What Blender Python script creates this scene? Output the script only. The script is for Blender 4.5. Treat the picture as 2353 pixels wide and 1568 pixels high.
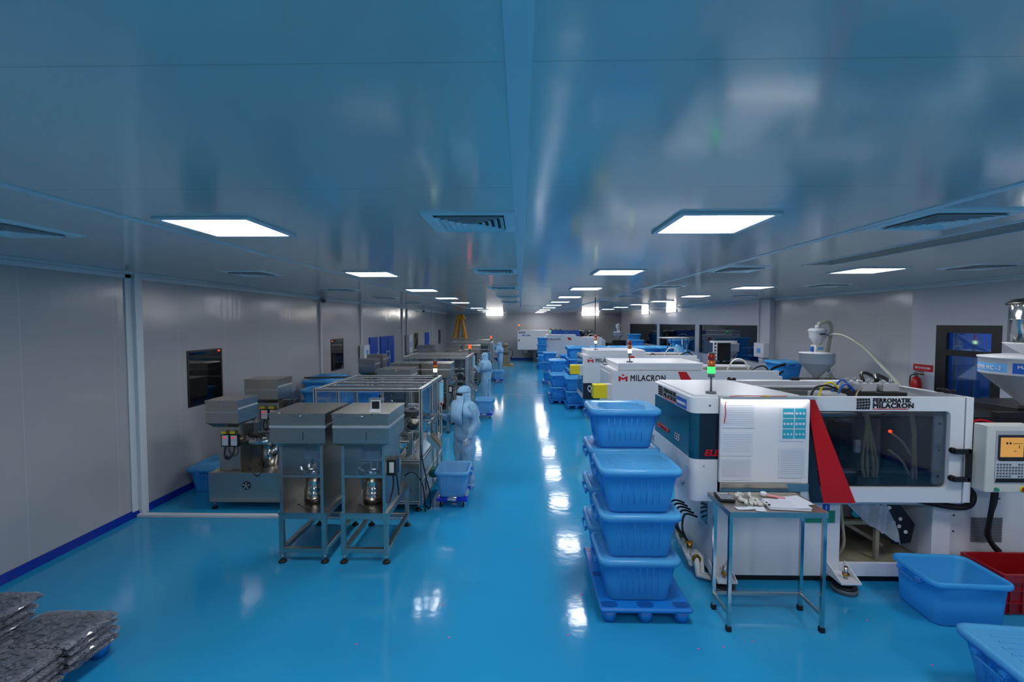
import bpy, bmesh, math, random
from mathutils import Vector, Matrix, Euler, noise
random.seed(7)
S = bpy.context.scene
for o in list(bpy.data.objects): bpy.data.objects.remove(o)
COL = S.collection
PI = math.pi

# ------------------------------------------------------------------ camera, world, exposure
cam = bpy.data.objects.new('camera', bpy.data.cameras.new('camera'))
COL.objects.link(cam); S.camera = cam
cam.location = (0, 0, 2.75)
cam.rotation_euler = (PI/2 - math.atan(43/1046), 0, math.atan(19.5/1046))
cam.data.sensor_width = 36; cam.data.lens = 1046/2353*36
cam.data.clip_end = 200; cam.data.clip_start = .05
W = bpy.data.worlds.new('world'); S.world = W; W.use_nodes = True
W.node_tree.nodes['Background'].inputs[0].default_value = (.05, .08, .13, 1)
W.node_tree.nodes['Background'].inputs[1].default_value = .15
S.view_settings.view_transform = 'Standard'; S.view_settings.look = 'None'
S.view_settings.gamma = 1; S.view_settings.exposure = 0
try: S.view_settings.use_curve_mapping = False
except Exception: pass
LAMP = 29.0           # radiance of the ceiling panels
CEIL = 3.45; XL = -5.47; XR = 7.35; YF = 33.5; YB = -5.0

# ------------------------------------------------------------------ materials
def lin(h):
    if isinstance(h, str):
        h = [int(h[i:i+2], 16)/255 for i in (0, 2, 4)]
    return tuple((c/12.92 if c <= .04045 else ((c+.055)/1.055)**2.4) for c in h)
def new_mat(name):
    m = bpy.data.materials.new(name); m.use_nodes = True
    nt = m.node_tree; b = nt.nodes['Principled BSDF']
    return m, nt, b
def pbr(name, col, rough=.5, metal=0, bump=0, bscale=20, stretch=(1, 1, 1), var=0, spec=.5, coat=0, rvar=0, emis=None, es=0):
    m, nt, b = new_mat(name)
    c = lin(col)
    b.inputs['Base Color'].default_value = (*c, 1)
    b.inputs['Roughness'].default_value = rough
    b.inputs['Metallic'].default_value = metal
    b.inputs['Specular IOR Level'].default_value = spec
    if coat: b.inputs['Coat Weight'].default_value = coat; b.inputs['Coat Roughness'].default_value = .08
    if emis: b.inputs['Emission Color'].default_value = (*lin(emis), 1); b.inputs['Emission Strength'].default_value = es
    if bump or var or rvar:
        tc = nt.nodes.new('ShaderNodeTexCoord'); mp = nt.nodes.new('ShaderNodeMapping')
        mp.inputs['Scale'].default_value = stretch
        nz = nt.nodes.new('ShaderNodeTexNoise'); nz.inputs['Scale'].default_value = bscale; nz.inputs['Detail'].default_value = 3
        nt.links.new(tc.outputs['Object'], mp.inputs[0]); nt.links.new(mp.outputs[0], nz.inputs['Vector'])
        if bump:
            bp = nt.nodes.new('ShaderNodeBump'); bp.inputs['Strength'].default_value = bump; bp.inputs['Distance'].default_value = .02
            nt.links.new(nz.outputs['Fac'], bp.inputs['Height']); nt.links.new(bp.outputs[0], b.inputs['Normal'])
        if var:
            mx = nt.nodes.new('ShaderNodeMix'); mx.data_type = 'RGBA'
            mx.inputs[6].default_value = (*[x*(1-var) for x in c], 1); mx.inputs[7].default_value = (*[min(1, x*(1+var)) for x in c], 1)
            nt.links.new(nz.outputs['Fac'], mx.inputs[0]); nt.links.new(mx.outputs[2], b.inputs['Base Color'])
        if rvar:
            mr = nt.nodes.new('ShaderNodeMapRange'); mr.inputs[3].default_value = rough-rvar; mr.inputs[4].default_value = rough+rvar
            nt.links.new(nz.outputs['Fac'], mr.inputs[0]); nt.links.new(mr.outputs[0], b.inputs['Roughness'])
    return m
def emit(name, col, s):
    m, nt, b = new_mat(name); nt.nodes.remove(b)
    e = nt.nodes.new('ShaderNodeEmission'); e.inputs[0].default_value = (*lin(col), 1); e.inputs[1].default_value = s
    nt.links.new(e.outputs[0], nt.nodes['Material Output'].inputs[0]); return m
def glass(name, tint, gloss=.12, rough=.03, diff=0, fr=.6):
    m, nt, b = new_mat(name); nt.nodes.remove(b); out = nt.nodes['Material Output']
    t = nt.nodes.new('ShaderNodeBsdfTransparent'); t.inputs[0].default_value = (*lin(tint), 1)
    g = nt.nodes.new('ShaderNodeBsdfGlossy'); g.inputs['Roughness'].default_value = rough; g.inputs[0].default_value = (1, 1, 1, 1)
    lw = nt.nodes.new('ShaderNodeLayerWeight'); lw.inputs[0].default_value = .35
    ma = nt.nodes.new('ShaderNodeMath'); ma.operation = 'MULTIPLY_ADD'; ma.inputs[1].default_value = fr; ma.inputs[2].default_value = gloss*.4
    nt.links.new(lw.outputs['Fresnel'], ma.inputs[0]); mx = nt.nodes.new('ShaderNodeMixShader')
    nt.links.new(ma.outputs[0], mx.inputs[0]); nt.links.new(t.outputs[0], mx.inputs[1]); nt.links.new(g.outputs[0], mx.inputs[2])
    if diff:
        d = nt.nodes.new('ShaderNodeBsdfDiffuse'); d.inputs[0].default_value = (*lin('dfe6ee'), 1)
        m2 = nt.nodes.new('ShaderNodeMixShader'); m2.inputs[0].default_value = diff
        nt.links.new(mx.outputs[0], m2.inputs[1]); nt.links.new(d.outputs[0], m2.inputs[2]); nt.links.new(m2.outputs[0], out.inputs[0])
    else: nt.links.new(mx.outputs[0], out.inputs[0])
    return m
def panel_mat(name, col, rough, period, off, axis='Y', waves=.25, line=.55, spec=.5, lw=.006, wscale=.8):
    """coated sandwich panels: joint lines every `period` metres, gentle waviness"""
    m, nt, b = new_mat(name); c = lin(col)
    tc = nt.nodes.new('ShaderNodeTexCoord'); sx = nt.nodes.new('ShaderNodeSeparateXYZ'); nt.links.new(tc.outputs['Object'], sx.inputs[0])
    a = nt.nodes.new('ShaderNodeMath'); a.operation = 'ADD'; a.inputs[1].default_value = -off+period*20
    nt.links.new(sx.outputs[axis], a.inputs[0])
    d = nt.nodes.new('ShaderNodeMath'); d.operation = 'DIVIDE'; d.inputs[1].default_value = period; nt.links.new(a.outputs[0], d.inputs[0])
    f = nt.nodes.new('ShaderNodeMath'); f.operation = 'FRACT'; nt.links.new(d.outputs[0], f.inputs[0])
    l = nt.nodes.new('ShaderNodeMath'); l.operation = 'LESS_THAN'; l.inputs[1].default_value = lw/period; nt.links.new(f.outputs[0], l.inputs[0])
    mx = nt.nodes.new('ShaderNodeMix'); mx.data_type = 'RGBA'; mx.inputs[6].default_value = (*c, 1); mx.inputs[7].default_value = (*[x*line for x in c], 1)
    nt.links.new(l.outputs[0], mx.inputs[0]); nt.links.new(mx.outputs[2], b.inputs['Base Color'])
    nz = nt.nodes.new('ShaderNodeTexNoise'); nz.inputs['Scale'].default_value = wscale; nz.inputs['Detail'].default_value = 1.5
    nt.links.new(tc.outputs['Object'], nz.inputs['Vector'])
    # every panel pillows a little
    pw = nt.nodes.new('ShaderNodeMath'); pw.operation = 'PINGPONG'; pw.inputs[1].default_value = .06; nt.links.new(f.outputs[0], pw.inputs[0])
    ad = nt.nodes.new('ShaderNodeMath'); ad.operation = 'ADD'; nt.links.new(nz.outputs['Fac'], ad.inputs[0]); nt.links.new(pw.outputs[0], ad.inputs[1])
    bp = nt.nodes.new('ShaderNodeBump'); bp.inputs['Strength'].default_value = waves; bp.inputs['Distance'].default_value = .03
    nt.links.new(ad.outputs[0], bp.inputs['Height']); nt.links.new(bp.outputs[0], b.inputs['Normal'])
    b.inputs['Roughness'].default_value = rough; b.inputs['Specular IOR Level'].default_value = spec
    return m
def plastic_tub(name, col, trans=.3, rough=.3):
    m, nt, b = new_mat(name); out = nt.nodes['Material Output']; c = lin(col)
    b.inputs['Base Color'].default_value = (*c, 1); b.inputs['Roughness'].default_value = rough
    t = nt.nodes.new('ShaderNodeBsdfTranslucent'); t.inputs[0].default_value = (*c, 1)
    mx = nt.nodes.new('ShaderNodeMixShader'); mx.inputs[0].default_value = trans
    nt.links.new(b.outputs[0], mx.inputs[1]); nt.links.new(t.outputs[0], mx.inputs[2]); nt.links.new(mx.outputs[0], out.inputs[0])
    return m

M = dict(
    ceiling=panel_mat('ceiling_panels', 'd3d0cb', .13, 1.145, 1.25, waves=.08, line=.75, spec=.75, lw=.005),
    wall=panel_mat('wall_panels', 'b2b2b3', .17, 1.15, .27, waves=.30, line=1.25, wscale=1.5, spec=.6),
    wallx=panel_mat('far_wall_panels', 'b0b2b4', .35, 1.2, .3, axis='X', waves=.15, line=.7),
    paint=pbr('white_wall_paint', 'b9bac3', .38, bump=.12, bscale=2.5, var=.04),
    trim=pbr('coving_trim', 'd2dade', .35),
    skirt=pbr('blue_epoxy_skirting', '02309c', .3, spec=.3),
    lamp=emit('led_diffuser', 'fbfcff', LAMP),
    tube=emit('led_tube', 'fff9f0', LAMP*.5),
    frame=pbr('white_metal_frame', 'd6dce0', .35),
    ventm=pbr('vent_metal', 'dfe6ea', .4),
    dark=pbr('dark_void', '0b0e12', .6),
    slot=pbr('slot_insulation', '59605f', .85, bump=.6, bscale=14, var=.35),
    steel=pbr('brushed_steel', 'c0bdb7', .30, 1, bump=.03, bscale=60, stretch=(1, 1, 14), rvar=.06, var=.1),
    steelh=pbr('dull_steel_sheet', 'b9b3aa', .31, 1, bump=.04, bscale=30, rvar=.08, var=.14),
    steeld=pbr('dark_steel', '77746f', .3, 1, bump=.05, bscale=20, rvar=.1, var=.2),
    chrome=pbr('polished_steel', 'c8c6c2', .12, 1, bump=.02, bscale=8),
    alu=pbr('aluminium_profile', 'd3d5d6', .38, .7),
    black=pbr('black_plastic', '121316', .4),
    rubber=pbr('black_rubber', '0e0f11', .6),
    white=pbr('white_machine_paint', 'd9dadf', .33, var=.03, bscale=3),
    whiteb=pbr('grey_white_machine_paint', 'c3c6cc', .4, var=.05, bscale=3),
    cream=pbr('cream_enamel', 'cfcfc8', .4),
    grey=pbr('grey_paint', '5c6268', .5),
    greym=pbr('mid_grey_cone', 'a7a9ad', .4),
    navy=pbr('navy_black_panel', '1a2434', .22),
    teal=pbr('teal_tinted_glass', '0d4a63', .12, spec=.8),
    red=pbr('signal_red_paint', 'c60a12', .32),
    yellow=pbr('yellow_paint', 'e8cf10', .4),
    gold=pbr('crane_yellow_paint', 'd08a12', .45),
    tub=plastic_tub('blue_translucent_plastic', '55caff', .5, .34),
    tubl=plastic_tub('blue_lid_plastic', '66c6f6', .4, .22),
    tubp=plastic_tub('pale_blue_tub_plastic', '86cdf6', .35, .3),
    tubd=pbr('blue_handle_plastic', '2f8ada', .35),
    pallet=pbr('blue_pallet_plastic', '1378cc', .35, var=.1, bscale=5),
    barrel=pbr('blue_barrel_plastic', '0f4f9c', .35),
    dolly=pbr('deep_blue_plastic', '0a2fbf', .35),
    crate=pbr('red_crate_plastic', '96101c', .35),
    door=pbr('blue_door_paint', '0048b4', .4, spec=.2),
    glassw=pbr('night_window_glass', '05080c', .03, spec=.9),
    clear=glass('clear_acrylic', 'eef4f8', .10, .04, fr=.35),
    acryl=glass('scratched_acrylic', 'dbe3ea', .16, .1, diff=.03, fr=.35),
    tint=glass('tinted_guard_window', 'd9dee2', .03, .04, fr=.14),
    roomg=glass('dark_room_glass', 'a9bccc', .12, .03, fr=.3),
    film=glass('clear_plastic_film', 'dfe6ec', .2, .4, diff=.35, fr=.3),
    bagf=glass('bag_film', 'eef2f6', .12, .14, diff=.04),
    fabric=pbr('pale_blue_cleanroom_cloth', '86b3d3', .7, bump=.7, bscale=9, stretch=(1, 1, .5), var=.12),
    veil=pbr('pale_blue_veil_cloth', '93c0e0', .7, bump=.4, bscale=10, stretch=(1, 1, .4), var=.08),
    skin=pbr('skin', '8a5a41', .55),
    gwhite=pbr('white_glove', 'bcc3c8', .5),
    gblue=pbr('blue_glove', '2450b4', .45),
    paper=pbr('paper', 'cfd2dc', .6, var=.03, bscale=6),
    ink=pbr('grey_ink', '9a9eaa', .7),
    inkb=pbr('black_ink', '14151a', .5),
    tealp=pbr('teal_print', '2aa2b8', .5),
    green=pbr('green_sticker', '1f8a6e', .5),
    blue=pbr('blue_sign', '1357b8', .45),
    lblue=pbr('light_blue_label', '5d9fd8', .45),
    hose=pbr('clear_hose', 'a9ac9e', .25, spec=.7),
    dirty=pbr('dirty_hose', '9b907a', .5, var=.25, bscale=25),
    pvc=pbr('pvc_pipe', 'd9d9d4', .35),
    brass=pbr('brass', 'b5883a', .3, 1),
    extred=pbr('extinguisher_red', 'b3121a', .25),
    rednum=emit('red_digits', 'ff1a22', .9),
    screen=emit('amber_screen', 'e0a85c', .75),
    hmi=emit('blue_touch_screen', '6fc0e8', .55),
    Lr=emit('red_lamp_lit', 'ff3a18', 3.5), Lo=emit('orange_lamp_lit', 'ff6a10', 2.5), Lg=emit('green_lamp_lit', '34ff5a', 3.0), Ly=emit('pale_green_lamp_lit', 'd8ffb0', 3.5), La=emit('amber_lamp_lit', 'ffd070', 3.5),
    Dr=pbr('red_lamp_off', '8d1c16', .25), Do=pbr('orange_lamp_off', 'c0600c', .25), Dg=pbr('green_lamp_off', '1c6c3a', .25),
    caps=pbr('grey_caps', '73757f', .45, var=.45, bscale=9),
    rust=pbr('grimy_tray', '857c68', .6, var=.35, bscale=6, bump=.2),
    wood=pbr('pale_wood', 'b99b72', .6),
    curtain=plastic_tub('blue_strip_curtain', '2f8fd8', .6, .2),
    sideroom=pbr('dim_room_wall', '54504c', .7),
)
def floor_mat():
    m, nt, b = new_mat('blue_epoxy_floor')
    tc = nt.nodes.new('ShaderNodeTexCoord')
    n1 = nt.nodes.new('ShaderNodeTexNoise'); n1.inputs['Scale'].default_value = .55; n1.inputs['Detail'].default_value = 4
    n2 = nt.nodes.new('ShaderNodeTexNoise'); n2.inputs['Scale'].default_value = 6.5; n2.inputs['Detail'].default_value = 2
    for n in (n1, n2): nt.links.new(tc.outputs['Object'], n.inputs['Vector'])
    mx = nt.nodes.new('ShaderNodeMix'); mx.data_type = 'RGBA'
    mx.inputs[6].default_value = (*lin('2390c2'), 1); mx.inputs[7].default_value = (*lin('2d9ccc'), 1)
    nt.links.new(n1.outputs['Fac'], mx.inputs[0]); nt.links.new(mx.outputs[2], b.inputs['Base Color'])
    mr = nt.nodes.new('ShaderNodeMapRange'); mr.inputs[3].default_value = .08; mr.inputs[4].default_value = .13
    nt.links.new(n1.outputs['Fac'], mr.inputs[0]); nt.links.new(mr.outputs[0], b.inputs['Roughness'])
    bp = nt.nodes.new('ShaderNodeBump'); bp.inputs['Strength'].default_value = .16; bp.inputs['Distance'].default_value = .010
    nt.links.new(n2.outputs['Fac'], bp.inputs['Height']); nt.links.new(bp.outputs[0], b.inputs['Normal'])
    b.inputs['Specular IOR Level'].default_value = .27
    return m
M['floor'] = floor_mat()

# ------------------------------------------------------------------ mesh helpers
def rr(w, d, r, z, n=4, cx=0, cy=0):
    pts = []
    for k, (sx, sy) in enumerate(((1, 1), (-1, 1), (-1, -1), (1, -1))):
        for i in range(n+1):
            a = PI/2*k + PI/2*i/n
            pts.append((cx+sx*(w/2-r)+r*math.cos(a), cy+sy*(d/2-r)+r*math.sin(a), z))
    return pts
class MB:
    def __init__(s): s.bm = bmesh.new(); s.mats = []; s.mi = 0
    def mat(s, key):
        m = M[key]
        if m not in s.mats: s.mats.append(m)
        s.mi = s.mats.index(m); return s
    def _f(s, vs, smooth=False):
        try: f = s.bm.faces.new(vs)
        except ValueError: return
        f.material_index = s.mi; f.smooth = smooth
    def box(s, x0, y0, z0, x1, y1, z1):
        v = [s.bm.verts.new(p) for p in ((x0, y0, z0), (x1, y0, z0), (x1, y1, z0), (x0, y1, z0), (x0, y0, z1), (x1, y0, z1), (x1, y1, z1), (x0, y1, z1))]
        for q in ((0, 3, 2, 1), (4, 5, 6, 7), (0, 1, 5, 4), (1, 2, 6, 5), (2, 3, 7, 6), (3, 0, 4, 7)): s._f([v[i] for i in q])
        return s
    def bbox(s, x0, y0, z0, x1, y1, z1, r=.01, n=2):
        """box with rounded vertical edges and softened top/bottom"""
        w, d = x1-x0, y1-y0; cx, cy = (x0+x1)/2, (y0+y1)/2; r = min(r, w/2.01, d/2.01); e = min(r*.6, (z1-z0)/3)
        s.loft([rr(w-2*e, d-2*e, max(r-e, .0005), z0, n, cx, cy), rr(w, d, r, z0+e, n, cx, cy), rr(w, d, r, z1-e, n, cx, cy), rr(w-2*e, d-2*e, max(r-e, .0005), z1, n, cx, cy)], True, True, smooth=False)
        return s
    def loft(s, rings, cap0=True, cap1=True, smooth=True, close=True):
        vr = [[s.bm.verts.new(p) for p in r] for r in rings]
        n = len(rings[0])
        for a, b in zip(vr, vr[1:]):
            for i in range(n if close else n-1):
                j = (i+1) % n
                s._f([a[i], a[j], b[j], b[i]], smooth)
        if cap0: s._f(list(reversed(vr[0])))
        if cap1: s._f(vr[-1])
        return s
    def cyl(s, p0, p1, r0, r1=None, n=16, caps=True, smooth=True):
        r1 = r0 if r1 is None else r1
        p0, p1 = Vector(p0), Vector(p1); d = (p1-p0)
        if d.length < 1e-6: return s
        q = d.to_track_quat('Z', 'Y')
        rings = [[tuple(p + q @ Vector((r*math.cos(2*PI*i/n), r*math.sin(2*PI*i/n), 0))) for i in range(n)] for p, r in ((p0, r0), (p1, r1))]
        return s.loft(rings, caps, caps, smooth)
    def lathe(s, prof, c=(0, 0), n=24, cap0=True, cap1=True):
        return s.loft([[(c[0]+r*math.cos(2*PI*i/n), c[1]+r*math.sin(2*PI*i/n), z) for i in range(n)] for r, z in prof], cap0, cap1)
    def ell(s, c, r, n=16, m=8):
        prof = []
        for k in range(m+1):
            a = -PI/2 + PI*k/m
            rr_ = max(math.cos(a), .02)
            prof.append([(c[0]+r[0]*rr_*math.cos(2*PI*i/n), c[1]+r[1]*rr_*math.sin(2*PI*i/n), c[2]+r[2]*math.sin(a)) for i in range(n)])
        return s.loft(prof)
    def tube(s, pts, r, n=8, smooth_path=True):
        pts = [Vector(p) for p in pts]
        if smooth_path and len(pts) > 2:
            out = []
            for i in range(len(pts)-1):
                p0 = pts[max(i-1, 0)]; p1 = pts[i]; p2 = pts[i+1]; p3 = pts[min(i+2, len(pts)-1)]
                for t in (0, .25, .5, .75):
                    out.append(.5*((2*p1)+(-p0+p2)*t+(2*p0-5*p1+4*p2-p3)*t*t+(-p0+3*p1-3*p2+p3)*t**3))
            out.append(pts[-1]); pts = out
        rings = []
        up = Vector((0, 0, 1))
        prev = None
        for i, p in enumerate(pts):
            d = (pts[min(i+1, len(pts)-1)]-pts[max(i-1, 0)]).normalized()
            if prev is None:
                x = d.orthogonal().normalized()
            else:
                x = (prev-d*prev.dot(d))
                x = x.normalized() if x.length > 1e-5 else d.orthogonal().normalized()
            prev = x; y = d.cross(x)
            rad = r[min(i, len(r)-1)] if isinstance(r, (list, tuple)) else r
            rings.append([tuple(p+(x*math.cos(2*PI*k/n)+y*math.sin(2*PI*k/n))*rad) for k in range(n)])
        return s.loft(rings)
    def limb(s, pts, n=12):
        """pts: (x,y,z,rx,ry): tapering limb through points, round section"""
        vs = [Vector(p[:3]) for p in pts]; rings = []
        for i, p in enumerate(vs):
            d = (vs[min(i+1, len(vs)-1)]-vs[max(i-1, 0)]).normalized()
            x = Vector((0, 1, 0)); x = (x-d*x.dot(d)).normalized() if abs(d.y) < .95 else Vector((1, 0, 0))
            y = d.cross(x)
            rings.append([tuple(p+x*math.cos(2*PI*k/n)*pts[i][4]+y*math.sin(2*PI*k/n)*pts[i][3]) for k in range(n)])
        return s.loft(rings)
    def poly(s, pts, vec):
        """prism: polygon pts extruded by vec"""
        v = Vector(vec); a = [s.bm.verts.new(p) for p in pts]; b = [s.bm.verts.new(tuple(Vector(p)+v)) for p in pts]
        s._f(a); s._f(list(reversed(b)))
        for i in range(len(a)):
            j = (i+1) % len(a); s._f([a[j], a[i], b[i], b[j]])
        return s
    def polyxz(s, pts, y0, y1): return s.poly([(x, y0, z) for x, z in pts], (0, y1-y0, 0))
    def build(s, name, key=None, parent=None, bevel=0, world=False, solid=0):
        bmesh.ops.recalc_face_normals(s.bm, faces=s.bm.faces)
        me = bpy.data.meshes.new(name); s.bm.to_mesh(me); s.bm.free()
        if key: me.materials.append(M[key]) 
        else:
            for m in s.mats: me.materials.append(m)
        o = bpy.data.objects.new(name, me); COL.objects.link(o)
        if parent is not None:
            o.parent = parent
            if world:
                p = Vector((0, 0, 0)); q = parent
                while q is not None: p += q.location; q = q.parent
                o.location = -p
        if bevel:
            md = o.modifiers.new('bevel', 'BEVEL'); md.width = bevel; md.segments = 2; md.limit_method = 'ANGLE'
        return o
def tag(o, label=None, cat=None, group=None, kind=None):
    if label: o['label'] = label
    if cat: o['category'] = cat
    if group: o['group'] = group
    if kind: o['kind'] = kind
    return o
def thing(name, label, cat, loc=(0, 0, 0), rz=0, group=None):
    o = bpy.data.objects.new(name, None); COL.objects.link(o); o.location = loc; o.rotation_euler = (0, 0, rz)
    o.empty_display_size = .1
    return tag(o, label, cat, group)
def copy_tree(o, parent=None):
    c = o.copy(); COL.objects.link(c)
    if parent is not None: c.parent = parent
    for ch in list(o.children): copy_tree(ch, c)
    return c
def dup(o, loc, rz=0, label=None, group=None, scale=None):
    c = copy_tree(o); c.location = loc; c.rotation_euler = (0, 0, rz)
    if scale: c.scale = scale
    if label: c['label'] = label
    if group: c['group'] = group
    elif 'group' in c: del c['group']
    return c
def struct(name, mb, key=None, parent=None, **k):
    o = mb.build(name, key, parent, **k)
    if parent is None: o['kind'] = 'structure'
    return o
def text(name, s, size, loc, key, parent=None, face='front', depth=.002, bold=0, xs=1, align='LEFT', world=True, shear=0, spacing=1):
    cu = bpy.data.curves.new(name, 'FONT'); cu.body = s; cu.size = size; cu.extrude = depth; cu.offset = 0; cu.bevel_depth = bold; cu.bevel_resolution = 0; cu.align_x = align; cu.shear = shear; cu.resolution_u = 3
    cu.space_character = spacing
    t = bpy.data.objects.new(name+'_tmp', cu); COL.objects.link(t)
    bpy.context.view_layer.update()
    me = bpy.data.meshes.new_from_object(t.evaluated_get(bpy.context.evaluated_depsgraph_get()))
    bpy.data.objects.remove(t)
    R = {'front': Euler((PI/2, 0, 0)), 'left': Euler((PI/2, 0, -PI/2)), 'right': Euler((PI/2, 0, PI/2))}[face].to_matrix().to_4x4()
    me.transform(Matrix.Translation(loc) @ R @ Matrix.Diagonal((xs, 1, 1, 1)))
    me.materials.clear(); me.materials.append(M[key]); me.name = name
    o = bpy.data.objects.new(name, me); COL.objects.link(o)
    if parent is not None:
        o.parent = parent
        if world:
            p = Vector((0, 0, 0)); q = parent
            while q is not None: p += q.location; q = q.parent
            o.location = -p
    return o

# ------------------------------------------------------------------ the setting
struct('floor', MB().box(XL-.1, YB, -.1, XR+4, YF+.1, 0), 'floor')
# ceiling with the long slot cut out at x 3.47..3.8, y 0..5.7
sl = (3.47, 3.80, .2, 5.65)
c = MB()
c.box(XL-.1, YB, CEIL, sl[0], YF+.1, CEIL+.1); c.box(sl[1], YB, CEIL, XR+.1, YF+.1, CEIL+.1)
c.box(sl[0], YB, CEIL, sl[1], sl[2], CEIL+.1); c.box(sl[0], sl[3], CEIL, sl[1], YF+.1, CEIL+.1)
struct('ceiling', c, 'ceiling')
c = MB(); c.box(sl[0]-.02, sl[2]-.02, CEIL+.07, sl[1]+.02, sl[3]+.02, CEIL+.12)
struct('trim_slot', c, 'slot')
c = MB(); c.box(sl[0]-.03, sl[2], CEIL-.006, sl[0]+.004, sl[3]+.03, CEIL+.002); c.box(sl[1]-.004, sl[2], CEIL-.006, sl[1]+.03, sl[3]+.03, CEIL+.002)
struct('trim_slot_edge', c, 'trim')
c = MB()
for x in (-.005, -2.63, 2.53): c.bbox(x-.037, YB, CEIL-.006, x+.037, YF, CEIL+.001, .002)
struct('trim_ceiling_strips', c, 'trim')
# coving
c = MB()
for x0, x1 in ((XL, XL+.06), (XR-.06, XR)): c.box(x0, YB, CEIL-.03, x1, YF, CEIL)
c.box(XL+.06, YB, CEIL-.012, XL+.11, YF, CEIL); c.box(XL, YB, CEIL-.09, XL+.02, YF, CEIL-.03)
c.box(XR-.02, YB, CEIL-.08, XR, YF, CEIL-.03); c.box(XL, YF-.05, CEIL-.04, XR, YF, CEIL)
struct('trim_coving', c, 'trim', bevel=.006)
struct('wall_left', MB().box(XL-.12, YB, 0, XL, YF, CEIL), 'wall')
struct('wall_far', MB().box(XL-.12, YF, 0, XR+.12, YF+.12, CEIL), 'wallx')
struct('wall_back', MB().box(XL-.12, YB-.12, 0, XR+.12, YB, CEIL), 'wallx')
# right wall: painted pieces with window openings, panelled middle
wins = [(7.08, 8.19, 1.38, 2.70), (14.02, 18.85, 1.50, 2.66), (19.3, 24.2, 1.50, 2.66), (24.65, 30.7, 1.50, 2.66)]
c = MB(); y = YB
def rw(c, ya, yb, z0=0, z1=CEIL): c.box(XR, ya, z0, XR+.12, yb, z1)
rw(c, YB, wins[0][0]); rw(c, wins[0][0], wins[0][1], 0, wins[0][2]); rw(c, wins[0][0], wins[0][1], wins[0][3]); rw(c, wins[0][1], 8.70)
struct('wall_right', c, 'paint')
c = MB(); rw(c, 8.70, 13.28); struct('wall_right_panels', c, 'wall')
c = MB(); rw(c, 13.28, wins[1][0]); y = wins[1][0]
for w in wins[1:]:
    rw(c, y, w[0]); rw(c, w[0], w[1], 0, w[2]); rw(c, w[0], w[1], w[3], CEIL); y = w[1]
rw(c, y, YF); struct('wall_right_painted', c, 'paint')
struct('trim_pillar', MB().box(XR-.16, 13.28, 0, XR, 13.85, CEIL), 'paint', bevel=.01)
# skirting
c = MB(); c.poly([(XL, YB, 0), (XL+.05, YB, 0), (XL+.012, YB, .09), (XL, YB, .09)], (0, YF-YB, 0)); struct('baseboard_left', c, 'skirt')
struct('baseboard_far', MB().box(XL, YF-.03, 0, XR, YF, .13), 'skirt')
struct('baseboard_right', MB().box(XR-.03, YB, 0, XR, YF, .09), 'skirt')
# raised white channel lying on the floor from the first pilaster
struct('trim_floor_channel', MB().bbox(XL+.06, 6.21, 0, -1.66, 6.29, .04, .006), 'white')
# faint cross seams in the epoxy
c = MB()
for y in (17.2, 20.2): c.box(-1.0, y, 0, 1.0, y+.025, .001)
struct('trim_floor_seams', c, 'alu')
# pilaster and conduits on the left wall
c = MB(); c.box(XL, 6.30, 0, XL+.07, 6.42, CEIL-.01); c.box(XL, 6.20, 0, XL+.02, 6.30, CEIL-.01); struct('trim_pilaster', c, 'frame', bevel=.006)
for k, (y, w) in enumerate(((12.3, .05), (15.45, .06), (20.9, .06), (21.75, .06), (27.8, .06))):
    c = MB(); c.box(XL, y-w, 0 if k in (0, 2, 4) else 1.9, XL+.05, y+w, CEIL-.01); struct('trim_conduit_%d' % (k+1), c, 'whiteb')
struct('trim_conduit_6', MB().box(XR-.2, 14.0-.17, 2.1, XR-.16, 14.0-.12, CEIL-.01), 'whiteb')
# dim rooms beyond the right wall
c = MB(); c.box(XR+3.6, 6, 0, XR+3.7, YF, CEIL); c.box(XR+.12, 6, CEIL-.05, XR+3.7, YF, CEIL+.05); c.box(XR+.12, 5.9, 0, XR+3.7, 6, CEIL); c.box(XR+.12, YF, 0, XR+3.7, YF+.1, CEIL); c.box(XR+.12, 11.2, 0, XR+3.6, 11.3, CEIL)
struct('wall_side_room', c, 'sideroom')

def ceiling_light(x, y, label, w=.57):
    t = thing('ceiling_light', label, 'ceiling light', (x, y, CEIL-.012), 0, 'square ceiling panel lights')
    return t
LT = None
def add_light(x, y, label):
    global LT
    if LT is None:
        LT = thing('ceiling_light', label, 'ceiling light', (x, y, CEIL), 0, 'square LED ceiling panels')
        f = MB(); w, e = .325, .285
        for a in ((-w, -w, w, -e), (-w, e, w, w), (-w, -e, -e, e), (e, -e, w, e)): f.box(a[0], a[1], -.018, a[2], a[3], 0)
        f.build('light_frame', 'frame', LT, bevel=.003)
        MB().box(-e, -e, -.014, e, e, -.004).build('diffuser', 'lamp', LT)
        return LT
    return dup(LT, (x, y, CEIL), 0, label, 'square LED ceiling panels')
rows = [('left', -2.12, (-3.1, .1, 3.32, 6.52, 9.8, 13.1, 16.0, 22.2, 25.7, 29.3)), ('middle', 1.34, (-2.9, .15, 3.26, 6.36, 9.42, 12.5, 15.5, 18.4, 21.6, 25.2, 28.9, 32)), ('right', 4.62, (-2.9, .1, 3.1, 6.2, 9.2, 12.15, 15.1, 17.9, 21.1, 24.2, 28.3))]
ordn = ['nearest', 'second', 'third', 'fourth', 'fifth', 'sixth', 'seventh', 'eighth', 'ninth', 'tenth']
for nm, x, ys in rows:
    k = 0
    for y in ys:
        if y < (4 if nm == 'right' else 3): add_light(x, y, 'square white LED ceiling panel in the %s row, behind the view%s' % (nm, '' if y > -1 else ', farther back')); continue
        add_light(x, y, 'square glowing white LED ceiling panel, %s one in the %s row' % (ordn[min(k, 9)], nm)); k += 1

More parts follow.
